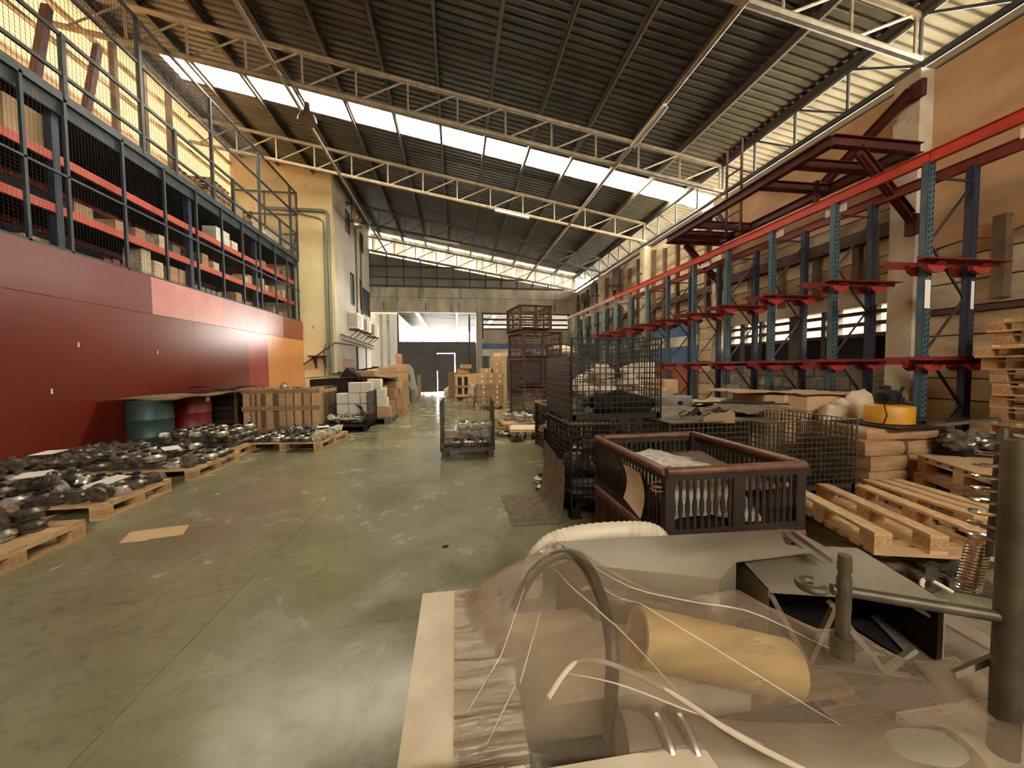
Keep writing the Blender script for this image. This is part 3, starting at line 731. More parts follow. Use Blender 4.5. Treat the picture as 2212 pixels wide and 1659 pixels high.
for (x, lab) in ((5.28, 'front'), (5.93, 'rear')):
    bm = thing('top_beam', 'long orange red beam along the tops of the %s rack posts' % lab, 'beam', (x, 0, 0))
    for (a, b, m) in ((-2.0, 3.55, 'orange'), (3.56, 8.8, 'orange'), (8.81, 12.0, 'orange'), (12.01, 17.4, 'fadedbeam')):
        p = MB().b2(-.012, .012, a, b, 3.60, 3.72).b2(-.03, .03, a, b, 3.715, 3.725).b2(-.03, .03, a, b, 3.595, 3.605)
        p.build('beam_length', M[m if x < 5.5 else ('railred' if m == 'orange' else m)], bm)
for y in (2.6, 4.5, 5.5, 7.3): tag(MB().b2(5.32, 5.33, y, y + .3, 3.47, 3.57).build('tag_sheet', M['paper']), 'small white tag sheet hung under the orange beam, %s from the column' % ORD[[2.6, 4.5, 5.5, 7.3].index(y)], 'tag', 'tag sheets under the orange beam')
tag(MB().bar((5.3, 12.15, 3.68), (5.75, 11.9, 3.2), .05, .05).build('loose_strut', M['fadedbeam']), 'pale loose strut leaning from the faded end of the rack beam', 'strut')

# ---- steel platform and ladder on the wall
cw = thing('steel_platform', 'dark red steel platform frame braced off the wall columns', 'platform', (0, 0, 0))
def ibeam(p, q, h=.13, wd=.1):
    p = Vector(p); q = Vector(q); mb = MB(); u = Vector((0, 0, h / 2))
    mb.bar(p + u, q + u, wd, .012).bar(p - u, q - u, wd, .012).bar(p, q, .012, h); return mb
for name, a, b in (('outer_beam', (4.95, 4.4, 4.3), (4.95, 8.3, 4.3)), ('inner_beam', (6.25, 4.4, 4.3), (6.25, 8.3, 4.3)), ('cross_beam', (4.95, 4.4, 4.3), (6.35, 4.4, 4.3)),
                   ('cross_beam', (4.95, 4.95, 4.3), (6.25, 4.95, 4.3)), ('cross_beam', (4.95, 5.6, 4.3), (6.25, 5.6, 4.3)), ('cross_beam', (4.95, 7.3, 4.3), (6.25, 7.3, 4.3)),
                   ('cross_beam', (4.95, 7.85, 4.3), (6.25, 7.85, 4.3)), ('cross_beam', (4.95, 8.3, 4.3), (6.35, 8.3, 4.3)),
                   ('brace', (5.4, 4.42, 4.22), (6.28, 4.42, 3.38)), ('brace', (5.4, 8.3, 4.22), (6.28, 8.3, 3.38)),
                   ('brace', (6.28, 4.5, 5.1), (6.25, 5.7, 4.42)), ('brace', (6.3, 8.4, 5.0), (5.9, 7.6, 4.4))):
    ibeam(a, b).build(name, M['oxide'], cw)
MB().b2(6.28, 6.37, 4.36, 4.5, 3.15, 3.42).build('bracket_plate', M['oxide'], cw)
MB().b2(6.28, 6.37, 8.24, 8.38, 3.15, 3.42).build('bracket_plate', M['oxide'], cw)
MB().b2(6.30, 6.37, 4.36, 4.52, 5.0, 5.22).build('bracket_plate', M['oxide'], cw)
MB().bar((5.7, 5.3, 4.26), (5.7, 5.3, 3.9), .06).build('drop_post', M['oxide'], cw)
ld = thing('steel_ladder', 'dark red upright ladder standing above the far end of the steel platform', 'ladder', (5.55, 0, 0))
for y in (6.72, 7.12): MB().bar((0, y, 4.0), (0, y, 5.75), .035).build('ladder_rail', M['oxide'], ld)
for i in range(7): MB().bar((0, 6.72, 4.12 + .27 * i), (0, 7.12, 4.12 + .27 * i), .025).build('rung', M['oxide'], ld)
# ================================================================== LEFT: PANEL PARTITION, SHELVING, MESH FENCE
PX = -5.4
pp = thing('panel_partition', 'glossy dark red panel partition with painted pink sheen and orange patches under the mesh fence', 'partition', (PX, 0, 0))
ylist = [2.5 + 1.04 * k for k in range(11)] + [13.9, 14.45]
ylist = [-6.5 + 1.8 * k for k in range(5)] + ylist
def panel(y0, y1, z0, z1, m):
    o = piece('panel', m, -.03, rnd.uniform(-.0008, .0008), y0 + .001, y1 - .001, z0, z1, pp)
    return o
for a, b in zip(ylist[:-1], ylist[1:]):
    if a > 14: panel(a, b, 0, 3.02, M['pan_brown']); continue
    lowm = 'pan_dark' if b < 10.9 else ('pan_red' if b < 12.2 else 'pan_tan')
    panel(a, b, .02, 2.365, M[lowm])
    upm = 'pan_dark' if b < 7.75 else ('pan_sheen' if b < 9.9 else ('pan_lilac' if b < 12.95 else 'pan_brown'))
    panel(a, b, 2.372, 3.04, M[upm])
for y, z in ((5.9, 1.05), (7.75, 1.65), (6.3, 1.7)): MB().b2(0, .012, y, y + .015, z, z + .07).build('door_pull', M['paper'], pp)

FY = [-.5, .5, 1.4, 2.3, 3.2, 4.1, 4.95, 5.81, 6.36, 7.29, 8.19, 9.08, 9.97, 10.84, 11.74, 12.63, 13.44, 14.29]
mf = thing('mesh_fence', 'blue grey wire mesh fence with rails rising above the red panels', 'fence', (-5.45, 0, 0))
for y in FY: MB().b2(-.02, .02, y - .02, y + .02, 3.05, 5.2).build('post', M['steelblue'], mf)
for y in (-.5, 1.2, 2.9, 4.6, 6.38, 7.74, 8.53, 9.7, 10.5, 11.8, 13.04, 13.84, 14.35): MB().b2(-.03, .03, y - .03, y + .03, 5.2, 6.12 if y not in (4.6, 7.74, 9.7, 11.8, 13.84, 14.35) else 7.52).build('post', M['steelblue'], mf)
for z, h in ((3.06, .04), (4.12, .03), (5.22, .12), (5.54, .05), (6.09, .05), (6.76, .05), (7.52, .05)):
    MB().b2(-.02, .02, -1.5, 14.4, z - h / 2, z + h / 2).build('rail', M['steelblue'], mf)
fr = thing('fence_return', 'end return of the mesh fence rails before the cream office block', 'fence', (-5.49, 14.38, 0))
for z in (5.54, 6.09, 6.76, 7.52): MB().b2(-2.0, 0, -.02, .02, z - .025, z + .025).build('rail', M['steelblue'], fr)
for x in (-1.0, -2.0): MB().b2(x - .02, x + .02, -.02, .02, 5.15, 7.54).build('post', M['steelblue'], fr)
MB().bar((0, 13.84, 5.2), (0, 14.3, 6.1), .05).build('brace', M['steelblue'], mf)
def wiremesh(y0, y1, z0, z1, st, r):
    mb = MB(); z = z0
    while z < z1: mb.b2(-r, r, y0, y1, z - r, z + r); z += st
    y = y0
    while y < y1: mb.b2(-r, r, y - r, y + r, z0, z1); y += st
    return mb
tag(wiremesh(1, 14.3, 3.08, 5.15, .05, .0008).build('wire_mesh', M['wiredark'], mf), kind='stuff')
tag(wiremesh(1, 14.3, 5.3, 7.5, .06, .002).build('wire_mesh', M['steelblue'], mf), kind='stuff')
# mezzanine deck and shelving behind the mesh
md = thing('mezzanine_deck', 'dark steel deck above the shelving behind the mesh fence', 'deck', (0, 0, 0))
piece('deck_sheet', M['shelfdark'], XL + .06, -5.53, -2, 14.45, 5.06, 5.14, md)
piece('edge_channel', M['steelblue'], -5.53, -5.49, -2, 14.45, 4.98, 5.2, md)
sd = thing('shelving_deck', 'dark deck carrying the shelving behind the red panels', 'deck', (0, 0, 0))
piece('deck_sheet', M['shelfdark'], XL + .06, -5.5, -2, 14.45, 2.96, 3.04, sd)
tag(MB().b2(-7.3, -7.26, -2, 14.45, 3.045, 5.055).build('back_sheet', M['shelfdark']), 'dark back sheet closing the rear of the long shelving', 'sheet')
sh = thing('shelving_rack', 'long shelving rack with red beams behind the lower wire mesh', 'shelving', (-5.62, 0, 0))
for y in (.9, 3.6, 6.36, 9.08, 11.76, 14.3):
    for x in (0, -1.0): piece('upright', M['navy'], x - .05, x + .05, y - .05, y + .05, 3.04, 5.05, sh)
for z in (3.66, 4.38):
    for x in (.02, -1.02): piece('shelf_beam', M['shelfred'], x - .025, x + .025, -1.8, 14.3, z - .06, z + .06, sh)
    piece('shelf_board', M['shelfdark'], -1.0, 0, -1.8, 14.3, z + .03, z + .055, sh)
# goods on the shelves
def sbox(y, z, dy, dz, m, lab, dx=.4, x=-5.68, g=None):
    o = piece('carton', M[m], x - dx, x, y, y + dy, z, z + dz, None); return tag(o, lab, 'carton', g)
ZL, ZM, ZU = 3.045, 3.72, 4.44
sbox(5.85, ZU, .55, .5, 'card', 'large brown carton on the upper red shelf behind the first mesh post', .5)
sbox(4.9, ZU, .6, .35, 'card2', 'dark carton beside the large carton on the upper red shelf', .5)
sbox(6.0, ZL, .5, .16, 'card', 'low brown carton at the foot of the mesh behind the dark red panels')
sbox(6.45, ZL, .25, .12, 'card2', 'small flat carton at the foot of the mesh behind the dark red panels')
sbox(6.7, ZM, .3, .2, 'card2', 'small carton low on the middle red shelf beside the first blue upright')
for i, (y, n) in enumerate(((10.15, 3), (10.45, 3), (10.8, 2))):
    for k in range(n): sbox(y, ZU + k * .13, .26, .125, 'whitebox', 'white stacked packet on the upper red shelf', .3, g='white packets on the upper shelf')
for i, (y, n) in enumerate(((7.9, 4), (8.2, 3), (8.6, 3), (8.85, 3))):
    for k in range(n): sbox(y, ZL + k * .14, .22, .135, 'card' if i > 1 else 'sack', 'stacked packet at the foot of the mesh above the pink panels', .3, g='packets above the pink panels')
for i in range(4): sbox(7.15 + i * .16, ZL, .13, .16 + .03 * (i % 2), 'drumred', 'dull red tin above the dark red panels', .2, g='red tins on the lower shelf')
for i in range(5): sbox(9.3 + i * .2, ZL, .16, .2, 'greyplastic', 'grey moulded part on the lower shelf beside the second upright', .25, g='grey parts on the lower shelf')
for i, (y, z, dz, m) in enumerate(((7.4, ZM, .2, 'card'), (7.8, ZM, .22, 'card2'), (8.0, ZM, .16, 'greyplastic'), (8.35, ZM, .28, 'sack'), (8.7, ZM, .2, 'greyplastic'), (9.6, ZM, .3, 'card2'), (10.0, ZM, .22, 'sack'))):
    sbox(y, z, .22, dz, m, '%s bundle along the middle red shelf over the pink panels' % ORD[i], g='bundles on the middle shelf')
for i, (y, z, dz, m) in enumerate(((10.9, ZL, .35, 'card'), (11.2, ZL, .18, 'card'), (11.4, ZL, .2, 'card2'), (12.0, ZL, .12, 'card'), (12.9, ZL, .3, 'card2'), (13.3, ZL, .2, 'card'), (13.8, ZL, .12, 'sack'))):
    sbox(y, z, .26, dz, m, '%s carton on the lower shelf above the lilac and orange panels' % ORD[i], g='cartons at the far lower shelf')
for i, (y, dz) in enumerate(((11.3, .2), (11.5, .28), (12.2, .35), (12.45, .2), (12.9, .25), (13.2, .2), (13.6, .3))):
    sbox(y, ZM, .2, dz, 'card' if i % 3 else 'sack', '%s carton on the far middle shelf beside the end upright' % ORD[i], g='cartons at the far middle shelf')
for i, (y, dz) in enumerate(((12.3, .18), (13.2, .25), (13.6, .2))):
    sbox(y, ZU, .24, dz, 'card2', '%s dark carton high on the far end of the shelving' % ORD[i], g='dark cartons on the far upper shelf')
tag(MB().b2(-7.2, -5.75, 14.0, 14.02, 3.9, 4.9).build('end_sheet', M['clad']), 'pale sheet closing the far end of the shelving', 'sheet')
# things standing on the mezzanine
for i, (y, dy, dz, n) in enumerate(((8.8, .9, .14, 3), (9.9, .8, .14, 5))):
    for k in range(n):
        p = thing('small_pallet', 'wooden pallet in the %s stack up on the mezzanine' % ('lower' if i == 0 else 'taller'), 'pallet', (-6.1, y + .45, 5.15 + k * .15 + (.02 if i else .0)), rnd.uniform(-.15, .15), 'pallets on the mezzanine')
        for j in range(5): piece('deck_board', M['pine2'], -.45, .45, -.4 + j * .18, -.28 + j * .18, .1, .12, p)
        for j in (-.4, 0, .33): piece('runner', M['pineb'], j, j + .08, -.4, .44, 0, .1, p)
def blob(name, m, lab, cat, c, s, seed, amp=.25, group=None, n=14, flat=.0):
    mb = MB(); rg = 8; prof = []
    vs = []; fs = []
    for i in range(rg + 1):
        th = PI * i / rg
        for k in range(n):
            ph = 2 * PI * k / n
            d = Vector((math.sin(th) * math.cos(ph), math.sin(th) * math.sin(ph), math.cos(th)))
            q = 1 + amp * mnoise.noise(d * 1.7 + Vector((seed * 3.1, seed, 0)))+ amp * .4 * mnoise.noise(d * 4.5 + Vector((seed, 9, seed)))
            v = Vector((d.x * s[0] * q, d.y * s[1] * q, max(d.z * s[2] * q, -s[2] * .55) + s[2] * .55))
            vs.append(v)
    for i in range(rg):
        for k in range(n):
            k2 = (k + 1) % n; fs.append((i * n + k, (i + 1) * n + k, (i + 1) * n + k2, i * n + k2))
    mb.add(vs, fs, True)
    o = mb.build(name, M[m], None, c); return tag(o, lab, cat, group)
blob('sack', 'tarp', 'grey sack standing on the mezzanine at the far end of the fence', 'sack', (-5.95, 13.6, 5.14), (.4, .35, .55), 3)
blob('sack', 'sack', 'pale sack slumped on the mezzanine at the far end of the fence', 'sack', (-5.9, 12.6, 5.14), (.4, .35, .3), 5)
sbox(11.0, 5.145, .5, .75, 'card', 'tall carton on the mezzanine behind the fence', .4, -5.75)
sbox(11.6, 5.145, .4, .5, 'card2', 'short dark carton on the mezzanine behind the fence', .4, -5.75)
# outdoor units on the office block
for i, (y, z, s) in enumerate(((16.1, 3.0, 1.0), (17.7, 3.02, .9), (19.3, 2.95, .95))):
    a = thing('air_conditioner', 'cream air conditioner outdoor unit, %s along the office block side wall' % ORD[i], 'air conditioner', (-4.28, y, z), 0, 'outdoor units on the office block')
    MB().b2(.02, .36, 0, .95 * s, 0, .64 * s).build('case', M['ac'], a)
    g = MB(); 
    for k in range(7): g.b2(.36, .375, .05, .6 * s, .06 + .075 * k, .09 + .075 * k)
    for k in range(6): g.b2(.06 + .05 * k, .075 + .05 * k, -.012, 0, .05, .58 * s)
    tag(g.build('grille', M['acdark'], a), kind='stuff')
    MB().b2(.0, .4, .1, .14, -.05, 0).b2(.0, .4, .75, .79, -.05, 0).bar((.02, .12, -.35), (.38, .12, -.03), .03).bar((.02, .77, -.35), (.38, .77, -.03), .03).build('bracket', M['oxide'], a)

for i, (a, b) in enumerate((((-6.6, 7.9, 5.15), (-6.5, 8.3, 7.4)), ((-6.4, 6.9, 5.15), (-6.4, 7.3, 7.2)), ((-6.9, 13.2, 5.15), (-6.7, 13.9, 6.6)))):
    tag(MB().bar(a, b, .1, .1).build('leaning_post', M['oxide'] if i < 2 else M['shelfdark']), '%s dark post leaning on the mezzanine behind the upper mesh' % ORD[i], 'post', 'leaning posts on the mezzanine')
for y in (9.6, 10.4, 11.2): tag(MB().b2(-7.3, -7.2, y - .05, y + .05, 5.15, 8.6).build('wall_post', M['stud']), 'slim brown post against the bright cladding behind the mezzanine', 'post', 'posts before the bright cladding')
# ================================================================== PALLETS
def make_pallet(wx, wy, m='pine', n=7, name='wooden_pallet', label='', cat='pallet', solid=False, group=None):
    """deck boards run along X; blocks and stringers below"""
    t = thing(name, label, cat, (0, 0, 0), 0, group)
    bw = wy / n * (.72 if not solid else .98)
    for i in range(n):
        y = -wy / 2 + bw / 2 + i * (wy - bw) / (n - 1)
        piece('deck_board', M[m], -wx / 2, wx / 2, y - bw / 2, y + bw / 2, .122, .144, t)
    for x in (-wx / 2 + .05, 0, wx / 2 - .05):
        piece('stringer', M[m], x - .05, x + .05, -wy / 2, wy / 2, .100, .122, t)
        piece('bottom_board', M[m], x - .05, x + .05, -wy / 2, wy / 2, 0, .02, t)
        for y in (-wy / 2 + .06, 0, wy / 2 - .06): piece('block', M['pineb'], x - .05, x + .05, y - .06, y + .06, .02, .1, t)
    return t
PAL = {}
def pallet(x, y, z, wx, wy, rz, label, m='pine', n=7, rot=None, group=None):
    k = (round(wx, 2), round(wy, 2), m, n)
    if k not in PAL:
        p = make_pallet(wx, wy, m, n, label=label); PAL[k] = p; p.location = (x, y, z); p.rotation_euler = rot or (0, 0, rz)
        if group: p['group'] = group
        return p
    p = dup(PAL[k], (x, y, z), rz, label, group, rot)
    if not group and 'group' in p: del p['group']
    return p

# ================================================================== METAL CASTINGS
def casting_mesh(kind):
    mb = MB()
    if kind == 0:
        mb.lathe([(.085, 0), (.112, .012), (.118, .03), (.100, .036), (.098, .052), (.124, .058), (.126, .078), (.100, .088), (.074, .108), (.05, .118)], n=14)
        mb.box((.115, .02, .045), (.05, .06, .05)); mb.box((-.10, -.06, .068), (.05, .04, .02)); mb.box((-.02, .115, .068), (.05, .04, .02))
    elif kind == 1:
        mb.lathe([(.10, 0), (.115, .02), (.115, .05), (.085, .06), (.09, .085), (.07, .105), (.055, .11)], n=14)
        mb.box((.09, .0, .07), (.09, .11, .09), .2, (0, -.4)); mb.box((-.1, .03, .05), (.06, .05, .04), .4)
    else:
        Mx = Matrix.Rotation(math.radians(72), 3, 'X')
        mb.lathe([(.09, -.06), (.11, -.05), (.11, -.02), (.085, -.01), (.085, .02), (.112, .03), (.112, .055), (.06, .065)], (0, 0, .1), 14, Mx)
        mb.box((0, .0, .02), (.12, .1, .04)); mb.box((.08, 0, .15), (.05, .05, .05), .5)
    return mb
CAST = {}
for kd in range(3):
    for mm in ('cast', 'castlight'):
        CAST[(kd, mm)] = casting_mesh(kd).mesh('casting_%d_%s' % (kd, mm), M[mm])
NECK = {}
NECK[0] = MB().lathe([(.046, .112), (.046, .152), (.034, .154), (.03, .13)], n=10).mesh('neck_ring', M['black'])
NECK[1] = MB().lathe([(.05, .105), (.05, .138), (.036, .14), (.032, .118)], n=10).mesh('neck_ring2', M['cast'])
def casting(x, y, z, label, group, kind=None, mm=None, rz=None, s=.74):
    kind = rnd.choice((0, 0, 0, 0, 1, 1, 1, 0, 2)) if kind is None else kind
    mm = mm or rnd.choice(('cast', 'cast', 'castlight'))
    o = bpy.data.objects.new('metal_casting', CAST[(kind, mm)]); COL.objects.link(o)
    o.location = (x, y, z); o.rotation_euler = (0, 0, rnd.uniform(0, 6.28) if rz is None else rz); o.scale = (s, s, s)
    tag(o, label, 'casting', group)
    if kind < 2:
        c = bpy.data.objects.new('neck', NECK[kind]); COL.objects.link(c); c.parent = o
    return o
def field(x0, x1, y0, y1, z, st, layers, label, group, skip=.06, bright=None, lh=.088, kinds=None, layer_name=None):
    nx = max(1, int((x1 - x0) / st)); ny = max(1, int((y1 - y0) / st))
    for l in range(layers):
        row = 0
        for i in reversed(range(nx)):
            n = 0
            for j in range(ny):
                if l and (i in (0,) and rnd.random() < .3): continue
                if rnd.random() < skip * (1 + 2 * l): continue
                ln = layer_name or (('bottom', 'second', 'top')[l] if layers == 3 else ('lower', 'upper')[l] if layers == 2 else 'lower')
                casting(x0 + (i + .5) * (x1 - x0) / nx + rnd.uniform(-.02, .02), y0 + (j + .5) * (y1 - y0) / ny + rnd.uniform(-.02, .02),
                        z + l * lh, '%s, %s layer, %s row from aisle, %s towards gate' % (label, ln, ORD[row], ORD[n]), group, kind=(rnd.choice(kinds) if kinds else None), mm=bright)
                n += 1
            row += n > 0
def sheet(x, y, z, a, b, rz, label, m='paper', tilt=0.0):
    o = MB().box((0, 0, 0), (a, b, .003)).build('paper_sheet', M[m], None, (x, y, z)); o.rotation_euler = (tilt, 0, rz); return tag(o, label, 'sheet')

pallet(-3.60, 2.98, 0, 1.2, 1.0, .03, 'wooden pallet at the corner with two layers of castings, cut by the frame edge')
field(-3.95, -3.12, 2.62, 3.40, .145, .168, 2, 'grey casting on the corner pallet', 'castings on the frame edge pallet', .03)
pallet(-3.78, 4.26, 0, 1.2, .84, 0, 'wooden pallet of castings beside the loose cardboard piece')
field(-4.36, -3.2, 3.86, 4.66, .145, .165, 1, 'grey casting beside the cardboard piece', 'castings beside the cardboard piece', .03)
field(-4.36, -3.75, 3.86, 4.66, .233, .17, 1, 'grey casting beside the cardboard piece', 'castings beside the cardboard piece', .2, layer_name='upper')
pallet(-3.80, 5.56, 0, 1.2, 1.0, .01, 'pale wooden pallet of castings before the teal drum')
field(-4.38, -3.22, 5.1, 6.02, .145, .165, 1, 'grey casting before the teal drum', 'castings before the teal drum', .03)
field(-4.38, -3.6, 5.1, 6.02, .233, .17, 1, 'grey casting before the teal drum', 'castings before the teal drum', .08, layer_name='upper')
def heap(name, label, boxes, st=.165):
    mb = MB(); vs = []; 
    src = [CAST[(k, 'cast')] for k in (0, 1, 0)]
    for (x0, x1, y0, y1, z) in boxes:
        nx = int((x1 - x0) / st); ny = int((y1 - y0) / st)
        for i in range(nx):
            for j in range(ny):
                if rnd.random() < .07: continue
                me = rnd.choice(src); a_ = rnd.uniform(0, 6.28); c_, s_ = math.cos(a_) * .74, math.sin(a_) * .74
                ox = x0 + (i + .5) * (x1 - x0) / nx + rnd.uniform(-.015, .015); oy = y0 + (j + .5) * (y1 - y0) / ny + rnd.uniform(-.015, .015)
                for q in (me, NECK[0 if me is not src[1] else 1]):
                    vv = [(ox + v.co.x * c_ - v.co.y * s_, oy + v.co.x * s_ + v.co.y * c_, z + v.co.z * .74) for v in q.vertices]
                    mb.add(vv, [tuple(p.vertices) for p in q.polygons], True)
    return tag(mb.build(name, M['cast']), label, 'castings', None, 'stuff')
pallet(-4.86, 4.1, 0, .95, 1.5, 0, 'hidden wooden pallet of castings against the dark red panels', 'pine2', 9)
pallet(-4.86, 5.6, 0, .95, 1.3, 0, 'second hidden pallet of castings against the dark red panels', 'pine2', 9)
heap('metal_castings', 'mass of grey castings on the hidden pallets against the dark red panels', [(-5.32, -4.42, 3.4, 4.85, .145), (-5.32, -4.42, 3.4, 4.85, .233), (-5.2, -4.5, 3.6, 4.85, .32), (-5.32, -4.42, 4.98, 6.2, .145), (-5.1, -4.42, 4.98, 6.2, .233), (-4.38, -3.22, 5.1, 6.02, .0)][:5])
pallet(-3.95, 6.78, 0, 1.15, 1.0, .02, 'wooden pallet piled with three layers of castings before the red drum')
heap('metal_castings', 'lower layers of grey castings piled before the red drum', [(-4.5, -3.42, 6.32, 7.24, .145), (-4.5, -3.45, 6.32, 7.24, .233)])
field(-4.5, -3.5, 6.32, 7.24, .321, .17, 1, 'grey casting before the red drum', 'castings before the red drum', .05, layer_name='top')
P5 = pallet(-2.78, 7.18, 0, 1.22, 1.12, -.13, 'wooden pallet of castings before the slatted wooden crate')
for i in range(7):
    for j in range(6):
        lx, ly = -.48 + i * .165, -.45 + j * .175
        c, s = math.cos(-.13), math.sin(-.13)
        casting(-2.78 + lx * c - ly * s, 7.18 + lx * s + ly * c, .145, 'grey casting before the slatted crate, %s row towards it, %s towards the aisle' % (ORD[j], ORD[i]), 'castings before the slatted crate', kind=2 if i == 6 else None, mm='castlight' if i == 6 else None)
sheet(-4.05, 4.22, .36, .2, .28, .5, 'white paper sheet lying on the castings beside the cardboard piece')
sheet(-3.42, 4.2, .265, .21, .28, -.4, 'white paper sheet propped on the outer castings beside the cardboard piece', tilt=.15)
sheet(-4.95, 5.35, .36, .21, .29, .2, 'white paper sheet on the castings against the red panels')
sheet(-3.62, 5.35, .36, .17, .2, .78, 'white diamond turned card on the castings before the teal drum', tilt=.1)
sheet(-2.5, 7.5, .27, .2, .28, .4, 'white paper sheet on the castings before the slatted crate')
o = MB().prism([(-2.62, 3.29), (-2.44, 3.315), (-2.43, 3.335), (-2.23, 3.38), (-2.31, 3.58), (-2.5, 3.545), (-2.70, 3.50)], .004, .012).build('cardboard_piece', M['cardpale'])
tag(o, 'loose flat piece of torn corrugated cardboard lying on the green floor', 'cardboard')
for i, (x, y, a) in enumerate(((-.99, 6.65, .05), (-2.58, 4.44, .025), (-.96, 5.9, .02))): tag(MB().box((0, 0, 0), (a * 1.6, a, .006)).build('paper_scrap', M['paper'], None, (x, y, .004), i), '%s white paper scrap on the open floor, counted from the gate' % ORD[i], 'scrap')
tag(MB().box((0, 0, 0), (.045, .012, .012)).build('bolt', M['black'], None, (-.1, 2.82, .007), .1), 'small black bolt lying on the floor before the crate of white boards', 'bolt')

# ---- drums
def drum(x, y, m, lab):
    d = thing('steel_drum', lab, 'drum', (x, y, 0))
    prof = [(.275, 0), (.29, .012), (.287, .05)]
    for z in (.30, .58): prof += [(.285, z - .03), (.297, z - .01), (.297, z + .01), (.285, z + .03)]
    prof += [(.285, .84), (.292, .87), (.29, .885), (.275, .885), (.272, .87), (0.001, .868)]
    MB().lathe(prof, n=36).build('shell', M[m], d)
    MB().lathe([(.03, .868), (.03, .885), (.001, .886)], (.18, 0, 0), 10).build('bung', M['steel'], d)
    return d
drum(-4.73, 6.72 - .0 + .0, 'drumteal', 'teal steel drum under the grimy cardboard lid sheet') .location = (-4.9, 6.84, 0)
drum(-4.85, 7.72, 'drumred', 'dark red steel drum beside the teal drum')
o = MB().grid(14, 8, lambda u, v: (-5.36 + u * 1.0 + .1 * v, 6.62 + v * 1.55, .905 + .018 * math.sin(u * 6 + v * 3) + .02 * math.sin(v * 9) * u), .012).build('cover_board', M['oldboard']); tag(o, 'warped grimy board lying across the teal and red drums', 'board')
tag(MB().b2(-4.54, -4.535, 7.6, 7.7, .78, .86).build('tag_sheet', M['paper']), 'small white tag taped to the red drum rim', 'tag')

# ---- slatted crate
sc = thing('slatted_crate', 'tall slatted pine crate full of castings behind the casting pallets', 'crate', (-3.58, 8.95, 0), -.03)
piece('crate_base', M['pine2'], -.74, .74, -.55, .55, .0, .14, sc)
xs_ = [-.74, -.58, -.47, -.3, -.05, .1, .26, .44, .6]
for i, x in enumerate(xs_): piece('slat', M['pine'], x, x + (.13 if i not in (1, 2) else .06), -.57, -.55, .12, .92, sc)
for z in (.5, .86): piece('rail', M['pine2'], -.76, .76, -.595, -.57, z, z + .09, sc)
for i in range(6): piece('slat', M['pine'], .72, .74, -.55 + i * .19, -.42 + i * .19, .12, .92, sc)
for i in range(6): piece('slat', M['pine2'], -.74, -.72, -.55 + i * .19, -.42 + i * .19, .12, .92, sc)
for i in range(8): piece('slat', M['pine2'], -.74 + i * .19, -.6 + i * .19, .53, .55, .12, .92, sc)
piece('shade_lining', M['shade_lining'], -.71, .71, -.53, .52, .14, .84, sc)  # filler box darkened so the slat gaps show as shade
fl = MB().grid(16, 10, lambda u, v: (-.78 + 1.56 * u, -.62 + 1.2 * v, .955 + .02 * math.sin(9 * u) - .05 * (abs(v - .5) > .44)), 0).build('wrap', M['film2'], sc)
for i in range(8): casting(-4.1 + .16 * i, 8.75 + .1 * (i % 3), .99 if False else .86, 'small casting on the top of the slatted crate', 'castings on the slatted crate', kind=i % 3)
tag(MB().path([(-3.62 + .06 * math.cos(t * .4), 8.6, 1.0 + .07 * math.sin(t * .4)) for t in range(0, 9)], .006, 6).build('wire_loop', M['black']), 'black wire loop standing up from the slatted crate top', 'wire')

